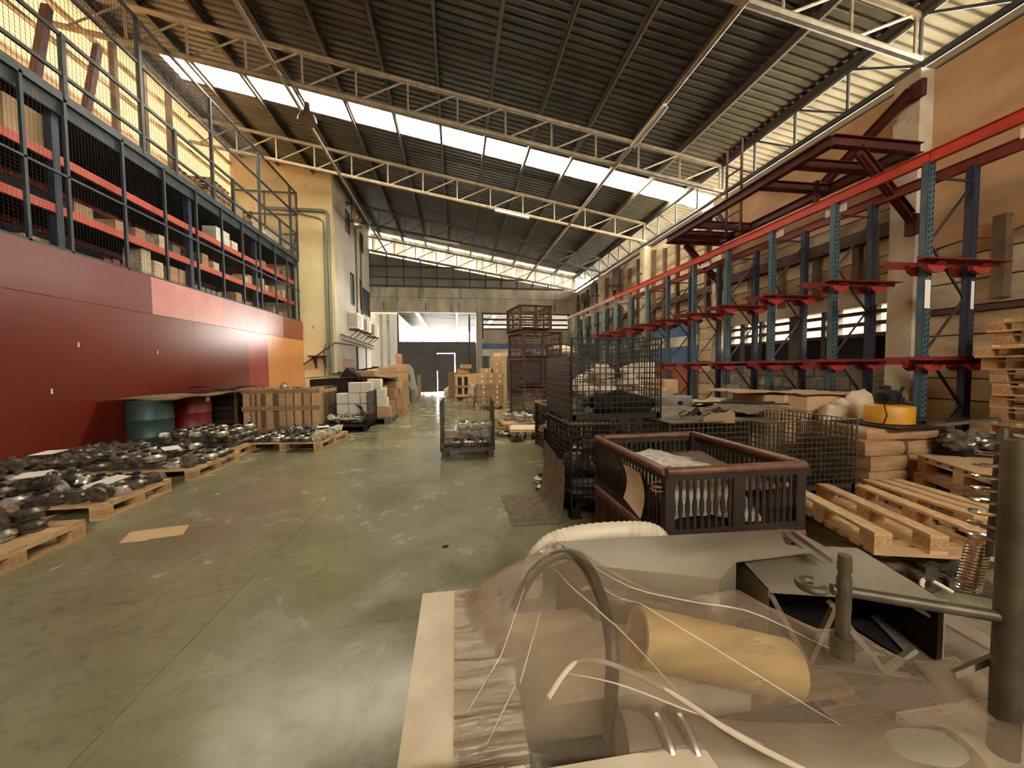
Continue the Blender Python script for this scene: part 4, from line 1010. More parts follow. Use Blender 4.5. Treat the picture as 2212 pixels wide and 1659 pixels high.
# ---- wire cages and bins
def wires(w, h, st, sz, r):
    mb = MB(); n = max(2, int(w / st)); m = max(2, int(h / sz))
    for i in range(n + 1): mb.b2(-w / 2 + i * w / n - r, -w / 2 + i * w / n + r, -r, r, 0, h)
    for j in range(m + 1): mb.b2(-w / 2, w / 2, -r * 1.01 - r, r * .99 - r, j * h / m - r, j * h / m + r)
    return mb
def cage(lab, x, y, z, w, d, h, rz=0, m='wire', st=.055, sz=.075, group=None, front=1.0, leftplate=False, legh=.11, r=.0038):
    t = thing('wire_cage', lab, 'cage', (x, y, z), rz, group)
    b = MB(); 
    b.b2(-w / 2, w / 2, -d / 2, -d / 2 + .04, legh, legh + .05).b2(-w / 2, w / 2, d / 2 - .04, d / 2, legh, legh + .05)
    b.b2(-w / 2, -w / 2 + .04, -d / 2, d / 2, legh, legh + .05).b2(w / 2 - .04, w / 2, -d / 2, d / 2, legh, legh + .05)
    b.build('base_frame', M[m], t)
    MB().b2(-w / 2 + .02, w / 2 - .02, -d / 2 + .02, d / 2 - .02, legh + .02, legh + .03).build('floor_tray', M['wiredark'], t)
    for i in (-1, 1):
        for j in (-1, 1): MB().b2(i * (w / 2 - .05) - .04, i * (w / 2 - .05) + .04, j * (d / 2 - .05) - .03, j * (d / 2 - .05) + .03, 0.012, legh).b2(i * (w / 2 - .05) - .055, i * (w / 2 - .05) + .055, j * (d / 2 - .05) - .045, j * (d / 2 - .05) + .045, 0, .012).build('leg', M[m], t)
    for nm, ww, loc, a, hh in (('front', w, (0, -d / 2, 0), 0, h * front), ('back', w, (0, d / 2, 0), 0, h), ('side', d, (-w / 2, 0, 0), PI / 2, h * (.6 if leftplate else 1)), ('side', d, (w / 2, 0, 0), PI / 2, h)):
        o = wires(ww, hh - legh - .05, st, sz, r).build('mesh_panel', M[m], t, (loc[0], loc[1], legh + .05), a)
        rm = MB().tube((-ww / 2, 0, hh - legh - .05), (ww / 2, 0, hh - legh - .05), .008, 6).build('rim', M[m], o)
    if leftplate:
        for k in range(8):
            zz = legh + .08 + k * .062
            MB().b2(-w / 2 - .02 - .0 * k, -w / 2 - .008, -d / 2 + .02, d / 2 - .02, zz, zz + .05).build('plate_rib', M['wiredark'], t)
            MB().b2(-w / 2 - .024, -w / 2 - .008, -d / 2 + .02, d / 2 - .02, zz + .05, zz + .058).build('plate_edge', M['rim'], t)
    for i in (-1, 1):
        for j in (-1, 1): MB().tube((i * w / 2, j * d / 2, legh), (i * w / 2, j * d / 2, h * (front if j < 0 and front < .9 else 1)), .009, 6).build('corner_rod', M[m], t)
    return t
c1 = cage('wire mesh cage cart standing alone on the open floor with bright castings', .17, 6.08, 0, .8, .95, .84, -.03, front=.36)
for i, (x, y) in enumerate(((.10, 5.95), (.27, 5.86), (.45, 5.92))):
    for k in range(3): casting(x, y + .05, .19 + .10 * k, 'bright casting cluster standing in the lone wire cage', 'castings in the lone cage', kind=(2, 1, 1)[k], mm='castlight', s=.85)
for i in range(3): casting(-.02 + i * .2, 5.72, .165, 'dark casting along the front of the lone wire cage', 'front castings in the lone cage', kind=0, s=.7)
tag(MB().grid(6, 6, lambda u, v: (-.2 + .3 * u, 5.75 + .5 * v, .19 + .12 * v), .004).build('liner_sheet', M['oldboard']), 'grimy board liner sloping inside the lone wire cage', 'board')
cage('dark wire cage of white boxes with a dropped front beside the slatted crate', -2.34, 8.9, 0, .86, .98, .84, 0, 'wiredark', front=.3)
for i in range(26): casting(-2.68 + rnd.random() * .62, 8.52 + rnd.random() * .45, .17 + rnd.random() * .12, 'small bright casting heaped in the dark wire cage', 'castings in the dark cage', mm='castlight', s=.62)
tag(MB().grid(5, 5, lambda u, v: (-2.02 + .08 * u - .35 * (1 - u) * v, 8.46 + .7 * v, .2 + .34 * (1 - u)), .01).build('slumped_sheet', M['rustdark']), 'dark rusty sheet slumped in the corner of the dark wire cage', 'sheet')

def carton(x, y, z, a, b, h, rz=0, lab='', g=None, m='card', dot=False, tape=True):
    o = MB(); t = .004
    o.cbox((0, 0, h / 2 - .002), (a, b, h - .004), .009); o.b2(-a / 2 + .009, -.002, -b / 2 + .009, b / 2 - .009, h - .004, h).b2(.002, a / 2 - .009, -b / 2 + .009, b / 2 - .009, h - .004, h)
    k = ('ct', round(a, 3), round(b, 3), round(h, 3), m)
    if k not in PAL: PAL[k] = o.mesh('carton', M[m])
    ob = bpy.data.objects.new('carton', PAL[k]); COL.objects.link(ob); ob.location = (x, y, z); ob.rotation_euler = (0, 0, rz)
    tag(ob, lab, 'carton', g)
    if tape and m.startswith('card'):
        k2 = ('tp',) + k[1:]
        if k2 not in PAL: PAL[k2] = MB().b2(-.025, .025, -b / 2 - .0015, b / 2 + .0015, h, h + .0012).b2(-.025, .025, -b / 2 - .0015, -b / 2, h * .72, h).mesh('tape', M['tape'])
        c = bpy.data.objects.new('tape', PAL[k2]); COL.objects.link(c); c.parent = ob
    if dot:
        if 'dot' not in PAL: PAL['dot'] = MB().lathe([(.03, 0), (.03, .002)], (0, 0, 0), 12, Matrix.Rotation(PI / 2, 3, 'X')).mesh('dot', M['paper'])
        c = bpy.data.objects.new('round_sticker', PAL['dot']); COL.objects.link(c); c.parent = ob; c.location = (0, -b / 2, h * .5)
    return ob
# white boxes on the grey plastic pallet
gp = thing('plastic_pallet', 'grey plastic pallet under the white boxes beside the aisle', 'pallet', (-2.08, 10.0, 0))
MB().b2(-.5, .5, -.58, .58, .13, .17).build('deck', M['greyplastic'], gp)
for x in (-.42, 0, .42):
    for y in (-.48, 0, .48): MB().b2(x - .08, x + .08, y - .1, y + .1, 0, .13).build('foot', M['greyplastic'], gp)
carton(-1.88, 9.66, .17, .5, .4, .24, 0, 'open brown tray carton on the grey plastic pallet')
for i, (x, y, z, lab) in enumerate(((-1.86, 9.63, .415, 'lowest white box in the stack over the brown tray carton'), (-1.9, 9.63, .645, 'middle white box in the stack over the brown tray carton'), (-1.98, 9.64, .875, 'top white box in the stack over the brown tray carton'))):
    carton(x, y, z, .36 - .05 * (i == 2), .3, .225, 0, lab, m='whitebox')
for i in range(3):
    for k in range(3):
        if k == 2 and i == 0: continue
        carton(-2.59 + i * .26, 9.18 + .0 * k, .3 + k * .25, .25, .26, .24, 0, 'white box seen through the dark wire cage', 'white boxes behind the cage', 'whitebox')
carton(-2.33, 9.18, .16, .80, .3, .125, 0, 'low brown tray under the white boxes in the dark cage', m='card2')
carton(-2.2, 10.33, .17, .7, .45, .72, 0, 'wrapped brown carton block behind the white box stack', m='card')
# brown carton heap along the aisle
pallet(-2.15, 11.5, 0, 1.1, 1.2, 0, 'wooden pallet under the brown cartons beside the grey plastic pallet', 'pine2')
i = 0
for (x, y, z, a, b, h, rz) in ((-1.95, 11.25, .145, .6, .6, .42, 0), (-2.4, 11.2, .145, .3, .6, .5, 0), (-1.95, 11.85, .145, .6, .5, .5, 0), (-2.35, 11.75, .66, .5, .5, .3, .05), (-2.05, 11.15, .57, .5, .42, .2, .1),
        (-2.3, 11.1, .78, .46, .36, .26, .1), (-1.9, 11.75, .66, .5, .45, .34, 0), (-2.5, 11.6, .97, .46, .4, .24, 0), (-2.0, 11.7, 1.01, .6, .4, .16, .05), (-1.84, 11.3, .77, .42, .3, .2, -.35), (-2.45, 10.9, 1.045, .5, .4, .26, -.06), (-1.92, 10.86, .145, .4, .36, .36, .05), (-1.9, 10.88, .51, .46, .36, .26, -.1), (-2.05, 11.78, 1.18, .5, .38, .22, .12)):
    carton(x, y, z, a, b, h, rz, '%s brown carton in the loose heap beside the aisle' % ORD[i]); i += 1
pallet(-2.1, 13.2, 0, 1.0, 1.2, 0, 'wooden pallet under the tall narrow carton stack beside the aisle', 'pine2')
for k in range(5): carton(-1.83, 13.0, .145 + k * .27, .44, .5, .265, rnd.uniform(-.04, .04), '%s carton up in the tall narrow stack beside the aisle' % ORD[k], 'tall narrow carton stack')
for k in range(4): carton(-2.3, 13.1, .145 + k * .27, .46, .5, .265, 0, '%s carton in the stack behind the tall narrow stack' % ORD[k], 'second narrow carton stack')
carton(-1.88, 13.0, 1.5, .2, .4, .34, .1, 'upright carton standing on top of the tall narrow stack')
cover = MB().grid(10, 10, lambda u, v: (-2.7 + 1.12 * u, 14.3 + 1.3 * v, .35 + 1.15 * (1 - max(0, abs(u - .5) * 2 - .75) * 3.2) * (1 - .2 * max(0, abs(v - .5) * 2 - .8) * 5) + .05 * mnoise.noise(Vector((u * 4, v * 4, 1)))), .01).build('tarp_cover', M['tarp']); tag(cover, 'grey tarpaulin thrown over a load beside the aisle', 'tarpaulin')
tag(MB().b2(-2.62, -1.66, 14.4, 15.5, 0, .5).build('load_box', M['green']), 'dull green box under the grey tarpaulin', 'box')
tag(MB().b2(-1.72, -1.66, 17.2, 18.3, 0, 1.05).build('brown_board', M['card2']), 'tall brown board standing on edge beside the far gate', 'board')
for i in range(3): blob('rubbish_heap', 'rustdark' if i else 'tarp', '%s dark bundle heaped behind the brown board' % ORD[i], 'bundle', (-1.95 - .2 * i, 17 - .3 * i, 0), (.25, .3, .5 - .1 * i), i + 11)
# long dark sheets and crates between the drums and the cages
dc = thing('dark_crate', 'dark slatted box crate between the red drum and the pine crate', 'crate', (-4.80, 8.85, 0))
for k in range(6): piece('slat', M['rustdark'], -.38, .36, -.5, -.47, .12 + .135 * k, .22 + .135 * k, dc)
for x in (-.38, .34): piece('corner_post', M['rim'], x, x + .04, -.52, -.48, 0, .95, dc)
for k in range(6): piece('slat', M['rustdark'], .34, .37, -.47, .5, .12 + .135 * k, .22 + .135 * k, dc)
piece('inner_box', M['dark'], -.36, .33, -.46, .5, .05, .85, dc)
piece('top_rail', M['rim'], -.4, .39, -.53, -.48, .92, .96, dc)
o = MB().grid(8, 5, lambda u, v: (-5.28 + 1.0 * u, 8.3 + .9 * v, 1.0 + .04 * math.sin(u * 7) * (1 - v)), .01).build('dark_sheet', M['rustdark']); tag(o, 'crumpled dark sheet over the dark slatted crate', 'sheet')
o = MB().grid(10, 5, lambda u, v: (-3.9 + 2.2 * u, 10.4 + 1.1 * v, 1.12 + .09 * u * (1 - u) + .02 * math.sin(u * 11)), .012).build('grey_board', M['oldboard']); tag(o, 'long grimy grey board lying over the load behind the pine crate', 'board')
tag(MB().b2(-3.8, -2.7, 10.5, 11.4, 0, 1.08).build('dark_load', M['rustdark']), 'dark load block under the long grey board', 'load')
o = MB().prism([(0, 0), (.5, 0), (.18, .26)], 0, .7, Matrix(((1, 0, 0, -3.0), (0, 0, 1, 10.3), (0, 1, 0, 1.13), (0, 0, 0, 1)))).build('folded_sheet', M['rustdark']); tag(o, 'folded dark sheet like a small roof on the grey board', 'sheet')
o = MB().grid(14, 6, lambda u, v: (-3.9 + 1.3 * u, 12.4 + 1.4 * v, 1.2 + .2 * u + .03 * math.sin(u * 40)), .01).build('corrugated_sheet', M['steel']); tag(o, 'corrugated grey sheet sloping beside the office block base', 'sheet')
tag(MB().b2(-3.8, -2.68, 12.5, 13.7, 0, 1.19).build('load_box', M['card2']), 'brown load under the corrugated grey sheet', 'load')
# ================================================================== RIGHT OF THE AISLE
pallet(1.09, 12.45, 0, .95, .9, 0, 'pine pallet under the tall stack of dotted cartons', 'pine')
n = 0
G = 'dotted cartons on the tall stack'
for r in range(4):
    for c in range(2):
        for d in range(2):
            carton(.87 + .44 * c, 12.24 + .42 * d, .145 + r * .165, .43, .41, .163, 0, 'stickered carton low in the tall stack, %s layer up, %s, %s row' % (ORD[r], ('aisle side', 'crate side')[c], ('front', 'back')[d]), G + ' lower layers', 'card2', dot=(d == 0))
for r in range(2):
    for c in range(3):
        carton(.82 + .285 * c + .02 * r, 12.28, .81 + r * .18, .28, .4, .178, 0, 'stickered carton high in the tall stack, %s upper layer, %s from the aisle' % (ORD[r], ORD[c]), G + ' upper layers', 'card', dot=True)
carton(.98, 12.3, 1.17, .42, .4, .16, 0, 'flat dotted carton on the upper layers, aisle side of the tall stack', None, 'card', dot=True)
carton(1.32, 12.3, 1.17, .38, .4, .16, 0, 'flat dotted carton on the upper layers, crate side of the tall stack', None, 'card', dot=True)
carton(1.3, 12.35, 1.33, .38, .4, .28, .03, 'open flapped carton on the very top of the tall dotted stack', None, 'card', dot=True)
blob('sack', 'bag', 'clear wrapped bundle between the tall dotted stack and the pale crate', 'bundle', (.52, 13.0, 0), (.18, .3, .5), 21)
pc = thing('pale_crate', 'small pale wooden crate stand near the gate', 'crate', (.26, 16.6, 0))
for x in (-.3, -.02, .24): piece('upright', M['pine'], x, x + .1, -.4, -.36, .12, 1.0, pc)
for z in (0.12, .5, .98): piece('rail', M['pine' if z != .5 else 'pine2'], -.34, .36, -.43, -.36, z, z + .1, pc)
piece('deck', M['pine'], -.34, .36, -.4, .4, .08, .14, pc)
for x in (-.34, .26): piece('foot', M['pineb'], x, x + .1, -.4, .4, 0, .08, pc)
piece('load', M['rustdark'], -.26, .3, -.34, .36, .14, .94, pc)
carton(.3, 16.6, 1.1, .5, .4, .22, .1, 'brown carton on the pale crate near the gate', None, 'card')
carton(.42, 16.5, 1.32, .5, .4, .18, -.05, 'upper brown carton on the pale crate near the gate', None, 'card')
carton(.0, 17.4, .0, .6, .5, 1.15, .3, 'tall brown carton leaning behind the pale crate', None, 'card2')
carton(.75, 16.6, .0, .4, .5, 1.1, 0, 'brown carton column between the pale crate and the dotted stack', None, 'card')
blob('sack', 'sack', 'pale sack slumped against the pale crate near the gate', 'sack', (-.25, 18.2, 0), (.35, .3, .35), 25)
carton(1.55, 14.0, 0, .6, .6, 1.75, 0, 'tall wrapped carton block behind the dotted stack', None, 'card')
carton(1.6, 14.0, 1.76, .5, .5, .14, .1, 'pale carton on the tall wrapped block behind the dotted stack', None, 'sack')

# ---- bins
BAL = [(-.006, 0), (.006, 0), (.009, .05), (.005, .09), (.012, .12), (.013, .16), (.006, .2), (.008, .25), (.009, .30), (-.009, .30), (-.008, .25), (-.006, .2), (-.013, .16), (-.012, .12), (-.005, .09), (-.009, .05)]
def bin_(lab, x, y, z, w, d, h, rz=0, m='rust', detailed=False, group=None, rimm='rim', name='steel_bin', split=None):
    t = thing(name, lab, 'bin', (x, y, z), rz, group)
    for i in (-1, 1):
        for j in (-1, 1): MB().b2(i * (w / 2 - .02) - .028, i * (w / 2 - .02) + .028, j * (d / 2 - .02) - .028, j * (d / 2 - .02) + .028, 0, h).build('corner_post', M[m], t)
    for j in (-1, 1): MB().tube((-w / 2, j * d / 2, h - .02), (w / 2, j * d / 2, h - .02), .026, 10).build('top_rail', M[rimm], t)
    for i in (-1, 1): MB().tube((i * w / 2, -d / 2, h - .02), (i * w / 2, d / 2, h - .02), .026, 10).build('top_rail', M[rimm], t)
    MB().b2(-w / 2, w / 2, -d / 2, d / 2, .03, .05).build('floor_plate', M['rustdark'], t)
    MB().b2(-.03, .03, -d / 2 - .012, -d / 2 + .012, .05, h - .03).build('mid_post', M[m], t)
    if not detailed:
        for (ww, loc, a) in ((w, (0, -d / 2 + .02, 0), 0), (w, (0, d / 2 - .02, 0), 0), (d, (-w / 2 + .02, 0, 0), PI / 2), (d, (w / 2 - .02, 0, 0), PI / 2)):
            g = MB(); nb = int(ww / .066); nr = max(2, int((h - .08) / .12))
            for k in range(nb + 1): xx = -ww / 2 + .02 + k * (ww - .04) / nb; g.b2(xx - .005, xx + .005, -.004, .004, .05, h - .03)
            for k in range(nr + 1): zz = .06 + k * (h - .1) / nr; g.b2(-ww / 2, ww / 2, -.008, .008, zz - .009, zz + .009)
            g.build('grille_panel', M[m], t, loc, a)
    else:
        # solid kick plate below, cast balusters above
        zb = .05; zm = h - .37
        k = ('bal', m)
        if k not in PAL: PAL[k] = MB().prism(BAL, -.005, .005, Matrix(((1, 0, 0, 0), (0, 0, 1, 0), (0, 1, 0, 0), (0, 0, 0, 1)))).mesh('baluster', M[m])
        for (ww, cx, cy, a) in ((w, 0, -d / 2, 0), (w, 0, d / 2, 0), (d, -w / 2, 0, PI / 2), (d, w / 2, 0, PI / 2)):
            nb = int(ww / .042)
            for q in range(1, nb):
                u = -ww / 2 + q * ww / nb
                o = bpy.data.objects.new('baluster', PAL[k]); COL.objects.link(o); o.parent = t
                o.location = (cx + (u if a == 0 else 0), cy + (u if a else 0), zm); o.rotation_euler = (0, 0, a)
            g = MB(); g.b2(-ww / 2, ww / 2, -.012, .012, zm - .03, zm); g.b2(-ww / 2, ww / 2, -.004, .004, zb, zm - .03)
            g.b2(-ww / 2, ww / 2, -.012, .012, h - .07, h - .04)
            g.build('side_plate', M[m], t, (cx, cy, 0), a)
    return t
bin_('upper rusty bin with tubular rims and cast balusters beside the wrapped load', 1.575, 2.42, .385, .87, 1.04, .40, 0, 'rustdark', True)
bin_('lower rusty bin of the pair standing on the floor by the wrapped load', 1.575, 2.42, 0, .87, 1.04, .38, 0, 'rust', True)
def crinkle(name, m, lab, cat, x0, x1, y0, y1, zf, seed, th=.004, n=14):
    o = MB().grid(n, n, lambda u, v: (x0 + (x1 - x0) * u, y0 + (y1 - y0) * v, zf(u, v) + .022 * mnoise.noise(Vector((u * 5, v * 5, seed))) + .012 * mnoise.noise(Vector((u * 13, v * 13, seed)))), th).build(name, M[m]); return tag(o, lab, cat)
crinkle('foil_sheet', 'foil', 'bright crumpled foil sheet heaped inside the upper rusty bin', 'sheet', 1.18, 1.78, 1.93, 2.62, lambda u, v: .47 + .24 * min(v * 2.2, 1) * (1 - .35 * abs(u - .55)) + .03 * math.sin(u * 5), 3)
crinkle('board_sheet', 'oldboard', 'grimy board lying beside the foil inside the upper rusty bin', 'sheet', 1.72, 1.97, 2.0, 2.8, lambda u, v: .60 + .05 * v, 4)
o = MB().grid(6, 8, lambda u, v: (1.112 - .012 + .03 * math.sin(v * 3), 2.12 + .24 * u, .70 - .26 * v + .05 * (u - .5) * v), .0).build('hanging_card', M['foam']); tag(o, 'pale card hung over the side rail of the upper rusty bin', 'card')
tag(MB().path([(1.1 + .03 * math.cos(t), 1.93 + .03 * math.sin(t), .70 - .004 * t) for t in range(0, 14)], .006, 6).build('tie_wire', M['rim']), 'coiled tie wire around the front corner of the upper rusty bin', 'wire')
for i in range(14): casting(1.25 + rnd.random() * .65, 2.05 + rnd.random() * .75, .05, 'casting lying inside the lower rusty bin', 'castings in the lower rusty bin', s=.7)
# bins in the row along the aisle
bin_('dark rusty bin at the aisle edge beyond the mesh cages', 1.86, 6.05, 0, .92, .95, .76, .03, 'rustdark')
bin_('dark rusty bin with pale tube rails behind the mesh cages', 1.74, 4.78, 0, .95, 1.05, .52, .02, 'rustdark')
for k in range(2): tag(MB().tube((1.2 + k * .06, 4.2, .56), (1.28 + k * .06, 5.25, .56), .022, 8).build('loose_tube', M['rim']), '%s brown tube laid along the bin behind the mesh cages' % ORD[k], 'tube')
for i in range(16): casting(1.45 + rnd.random() * .6, 4.4 + rnd.random() * .8, .06 + .12 * (i % 3), 'bright casting heaped in the bin behind the mesh cages', 'castings in the tube railed bin', mm='castlight', s=.8)
# tall crate stack
zz = 0
for k, (h, w_) in enumerate(((.82, 1.0), (.72, .98), (.66, 1.02), (.62, .82))):
    bin_('rusty slatted crate, %s from the floor in the tall crate stack' % ORD[k], 2.02 - .05 * k * (k == 3), 9.62, zz, w_, 1.15, h, .15 + rnd.uniform(-.03, .03), 'rust', name='steel_crate', rimm='rust'); zz += h + .02
    for q in range(8):
        if k < 3: casting(1.75 + rnd.random() * .5, 9.2 + rnd.random() * .8, zz - h + .05, 'casting inside the tall crate stack', 'castings in the tall crate stack', s=.8)
bin_('rusty crate standing behind the tall crate stack', 3.05, 10.6, 0, .95, 1.1, .85, .1, 'rust', name='steel_crate', rimm='rust')
bin_('upper rusty crate behind the tall crate stack', 3.05, 10.6, .86, .95, 1.1, .8, .12, 'rust', name='steel_crate', rimm='rust')
blob('sack', 'sack', 'pale heap of parts on the crate behind the tall crate stack', 'heap', (3.0, 10.5, 1.67), (.4, .4, .2), 31)
# castings on the floor by the aisle
pallet(1.35, 8.4, 0, .75, .95, .05, 'pine pallet of castings on the floor before the tall crate stack')
field(1.03, 1.7, 8.0, 8.85, .145, .22, 2, 'bright casting before the crate stack', 'castings before the crate stack', bright='castlight')
pallet(1.38, 7.3, 0, .7, .8, -.1, 'pine pallet with cardboard beside the dark rusty bin')
tag(MB().b2(-.28, .28, -.3, .3, 0, .02).build('cardboard_sheet', M['foam'], None, (1.34, 7.3, .147), -.2), 'pale cardboard sheet on the pallet beside the dark rusty bin', 'cardboard')
for i, (x, y, k) in enumerate(((.98, 7.5, 0), (1.12, 7.62, 1), (1.0, 7.25, 0), (1.2, 6.85, 0), (1.1, 6.7, 2), (1.22, 6.75, 2), (.9, 7.3, 1))):
    casting(x - .06, y, 0, 'loose grey casting on the floor by the pallet of cardboard', 'loose castings by the aisle', kind=k)
for i in range(5): casting(.92 + .09 * (i % 3), 3.98 + .1 * (i // 3), .0 + .06 * (i % 2), 'small casting on the floor behind the curled felt mat', 'castings behind the felt mat', s=.6, kind=0)
# mat curling up against the cages
def matfn(u, v):
    x = .45 + .4 * min(u / .55, 1)
    y = 3.07 + .78 * v + .02 * (1 - u)
    if u <= .55: return (x, y, .008)
    t = (u - .55) / .45
    return (.84 + .10 * math.sin(t * PI / 2), y + .12 * t, .008 + .46 * (1 - math.cos(t * PI / 2)) + .1 * t * v)
tag(MB().grid(24, 10, matfn, .006).build('felt_mat', M['matgrey']), 'speckled grey felt mat curling up from the floor against the mesh cage', 'mat')
# mesh cage stack
cage('lower dark mesh cage of the pair beside the curled felt mat', 1.40, 3.58, 0, .82, .86, .84, 0, 'wiredark', st=.05, sz=.05)
cage('upper mesh cage holding white bundles above the curled felt mat', 1.42, 3.6, .86, .84, .86, .74, 0, 'wiredark', st=.05, sz=.05, leftplate=True, legh=.02)
for i in range(18): blob('white_bundle', 'whitep' if i % 3 else 'foam', 'white crumpled bundle in the upper mesh cage', 'bundle', (1.15 + rnd.random() * .55, 3.35 + rnd.random() * .5, .91 + .085 * (i % 5)), (.10, .09, .07), 40 + i, .6, 'white bundles in the upper mesh cage')
blob('dark_bundle', 'dark', 'black bundle at the bottom of the upper mesh cage', 'bundle', (1.5, 3.33, .905), (.30, .12, .13), 55, .7)
for i in range(14): casting(1.15 + rnd.random() * .5, 3.3 + rnd.random() * .55, .17 + .12 * (i % 4), 'casting heaped in the lower dark mesh cage', 'castings in the lower mesh cage', mm='castlight' if i % 3 else 'cast', s=.75)
o = MB().grid(8, 8, lambda u, v: (1.36 + .26 * u, 4.042 + .008 * math.sin(u * 9), 1.61 - .18 * v + .02 * math.sin(u * 6) * v), 0).build('cloth', M['bluecloth']); tag(o, 'dark blue cloth hung over a cage behind the white bundles', 'cloth')
tag(MB().b2(2.62, 3.0, 5.34, 5.37, .905, 1.42).build('white_board', M['foam']), 'white board standing behind the upper mesh cage', 'board')
bin_('rusty bin behind the upper mesh cage', 2.9, 5.6, 0, 1.2, 1.0, .9, 0, 'rust', rimm='rust')
for k in range(4): carton(2.3 + .32 * k, 5.5 + .1 * (k % 2), .92, .3, .4, .22, .1 * k, '%s carton on the rusty bin behind the upper mesh cage' % ORD[k], 'cartons on the rear rusty bin', 'card')
blob('sack', 'sack', 'pale sack on the rear rusty bin behind the mesh cages', 'sack', (2.35, 6.3, .9), (.4, .3, .22), 61)
# right mesh cages with boards
cage('low mesh cage under the grimy boards beyond the rusty bins', 2.45, 3.72, 0, .85, .8, .80, 0, 'wire', st=.05, sz=.05)
cage('wide mesh cage with a tall side beyond the rusty bins', 3.44, 3.62, 0, 1.04, .88, .80, 0, 'wire', st=.05, sz=.05)
for i in range(10): blob('scrap_bundle', 'oldboard', 'grey scrap bundle lying in the wide mesh cage', 'scrap', (3.12 + rnd.random() * .6, 3.4 + rnd.random() * .45, .17), (.16, .13, .1), 70 + i, .4, 'scrap in the wide mesh cage')
crinkle('grey_board', 'oldboard', 'wide grimy grey board lying over the low mesh cage', 'board', 2.1, 3.35, 3.4, 4.35, lambda u, v: .825 + .03 * math.sin(u * 4) - .04 * (1 - v), 8, .012)
crinkle('grey_board', 'matgrey', 'second grimy board overlapping above the wide mesh cage', 'board', 2.95, 3.75, 3.45, 4.1, lambda u, v: .862 + .05 * u * (1 - u) * 2, 9, .01)
tag(MB().b2(-.15, .15, -.006, .006, -.055, .05).build('card_flap', M['card2'], None, (2.55, 3.33, .84), -.2), 'pale card flap hanging at the front of the grimy grey board', 'card')
for i in range(5): tag(MB().path([(2.15 + .12 * i, 3.36, .87), (2.2 + .12 * i, 3.34, .90 + .02 * (i % 2)), (2.26 + .12 * i, 3.4, .88)], .028, 8).build('pipe_fitting', M['black' if i % 2 else 'steel']), '%s dark pipe fitting on the edge of the grimy grey board' % ORD[i], 'fitting', 'fittings on the grey board')
wr_ = thing('grey_roller', 'thick grey round roller lying on the boards before the painted wall', 'roller', (2.9, 4.75, .80))
MB().lathe([(.26, 0), (.275, .02), (.275, .12), (.26, .14), (.06, .14), (.06, .1), (.001, .1)], n=28).build('body', M['greyplastic'], wr_)
MB().tube((-.03, -.29, .07), (-.03, -.26, .07), .03, 10).build('hole', M['dark'], wr_)
tag(MB().b2(2.3, 3.34, 4.4, 5.07, 0, .79).build('load_block', M['card2']), 'brown load block under the grey roller', 'load')
for k in range(3): carton(2.45 + .3 * k, 5.24, .905, .26, .22, .12 + .06 * (k == 0), 0, '%s small carton behind the grey roller by the painted wall' % ORD[k], 'small cartons behind the roller')
crinkle('pale_rag', 'sack', 'pale crumpled rags behind the grey roller', 'rag', 3.1, 3.75, 4.45, 5.0, lambda u, v: .86 + .03 * math.sin(u * 8), 12, .02)
tag(MB().b2(3.35, 3.56, 4.4, 5.07, 0, .83).build('load_block', M['card2']), 'brown load block under the pale crumpled rags', 'load')
tag(MB().tube((2.75, 4.0, .92), (3.75, 3.95, .91), .012, 6).build('black_rod', M['black']), 'thin black rod lying on the grimy boards', 'rod')
tag(MB().tube((3.2, 3.7, .93), (3.62, 3.62, .92), .01, 6).build('black_rod', M['black']), 'short black rod at the edge of the overlapping board', 'rod')
tag(MB().b2(4.2, 4.4, 5.3, 5.4, .0, 1.05).build('dark_post_box', M['greyplastic']), 'dark grey upright box between rack posts by the painted wall', 'box')
# cartons under a sheet in front of the block wall
for i, (x, w_, lab) in enumerate(((4.12, .62, 'brown carton with a small white sticker under the wide cardboard sheet'), (4.82, .8, 'bulging brown carton under the wide cardboard sheet'))):
    c = carton(x, 4.44, .66, w_, .55, .32 - .02 * i, 0, lab, None, 'card2' if i == 0 else 'card')
    if i == 0: MB().b2(-.1, .08, -.279, -.277, .12, .15).build('sticker', M['paper'], c)
for i, (x, w_) in enumerate(((3.95, .7), (4.75, .8))):
    for k in range(2): carton(x, 4.46, .0 + .33 * k, w_, .6, .325, 0, 'base carton %s under the covered cartons' % ('on the floor' if k == 0 else 'one up'), 'base cartons by the block wall', 'card')
crinkle('cardboard_sheet', 'card2', 'wide sagging cardboard sheet covering the cartons by the block wall', 'cardboard', 3.42, 5.2, 4.1, 4.85, lambda u, v: 1.0 + .025 * math.sin(u * 5 + 1) - .10 * max(0, u - .85) * 6 * .15, 15, .008, 16)
for i, (x, y, z, s) in enumerate(((4.62, 3.98, .6, (.22, .14, .17)), (5.0, 4.02, .6, (.2, .14, .28)), (4.78, 4.02, .6, (.16, .14, .2)))):
    blob('sack', 'sack', '%s pale sack slumped behind the yellow machine' % ORD[i], 'sack', (x, y, z), s, 80 + i, .3, 'sacks behind the yellow machine')
tag(MB().b2(4.4, 5.2, 3.84, 4.15, 0, .6).build('load_block', M['card2']), 'brown load block under the pale sacks', 'load')
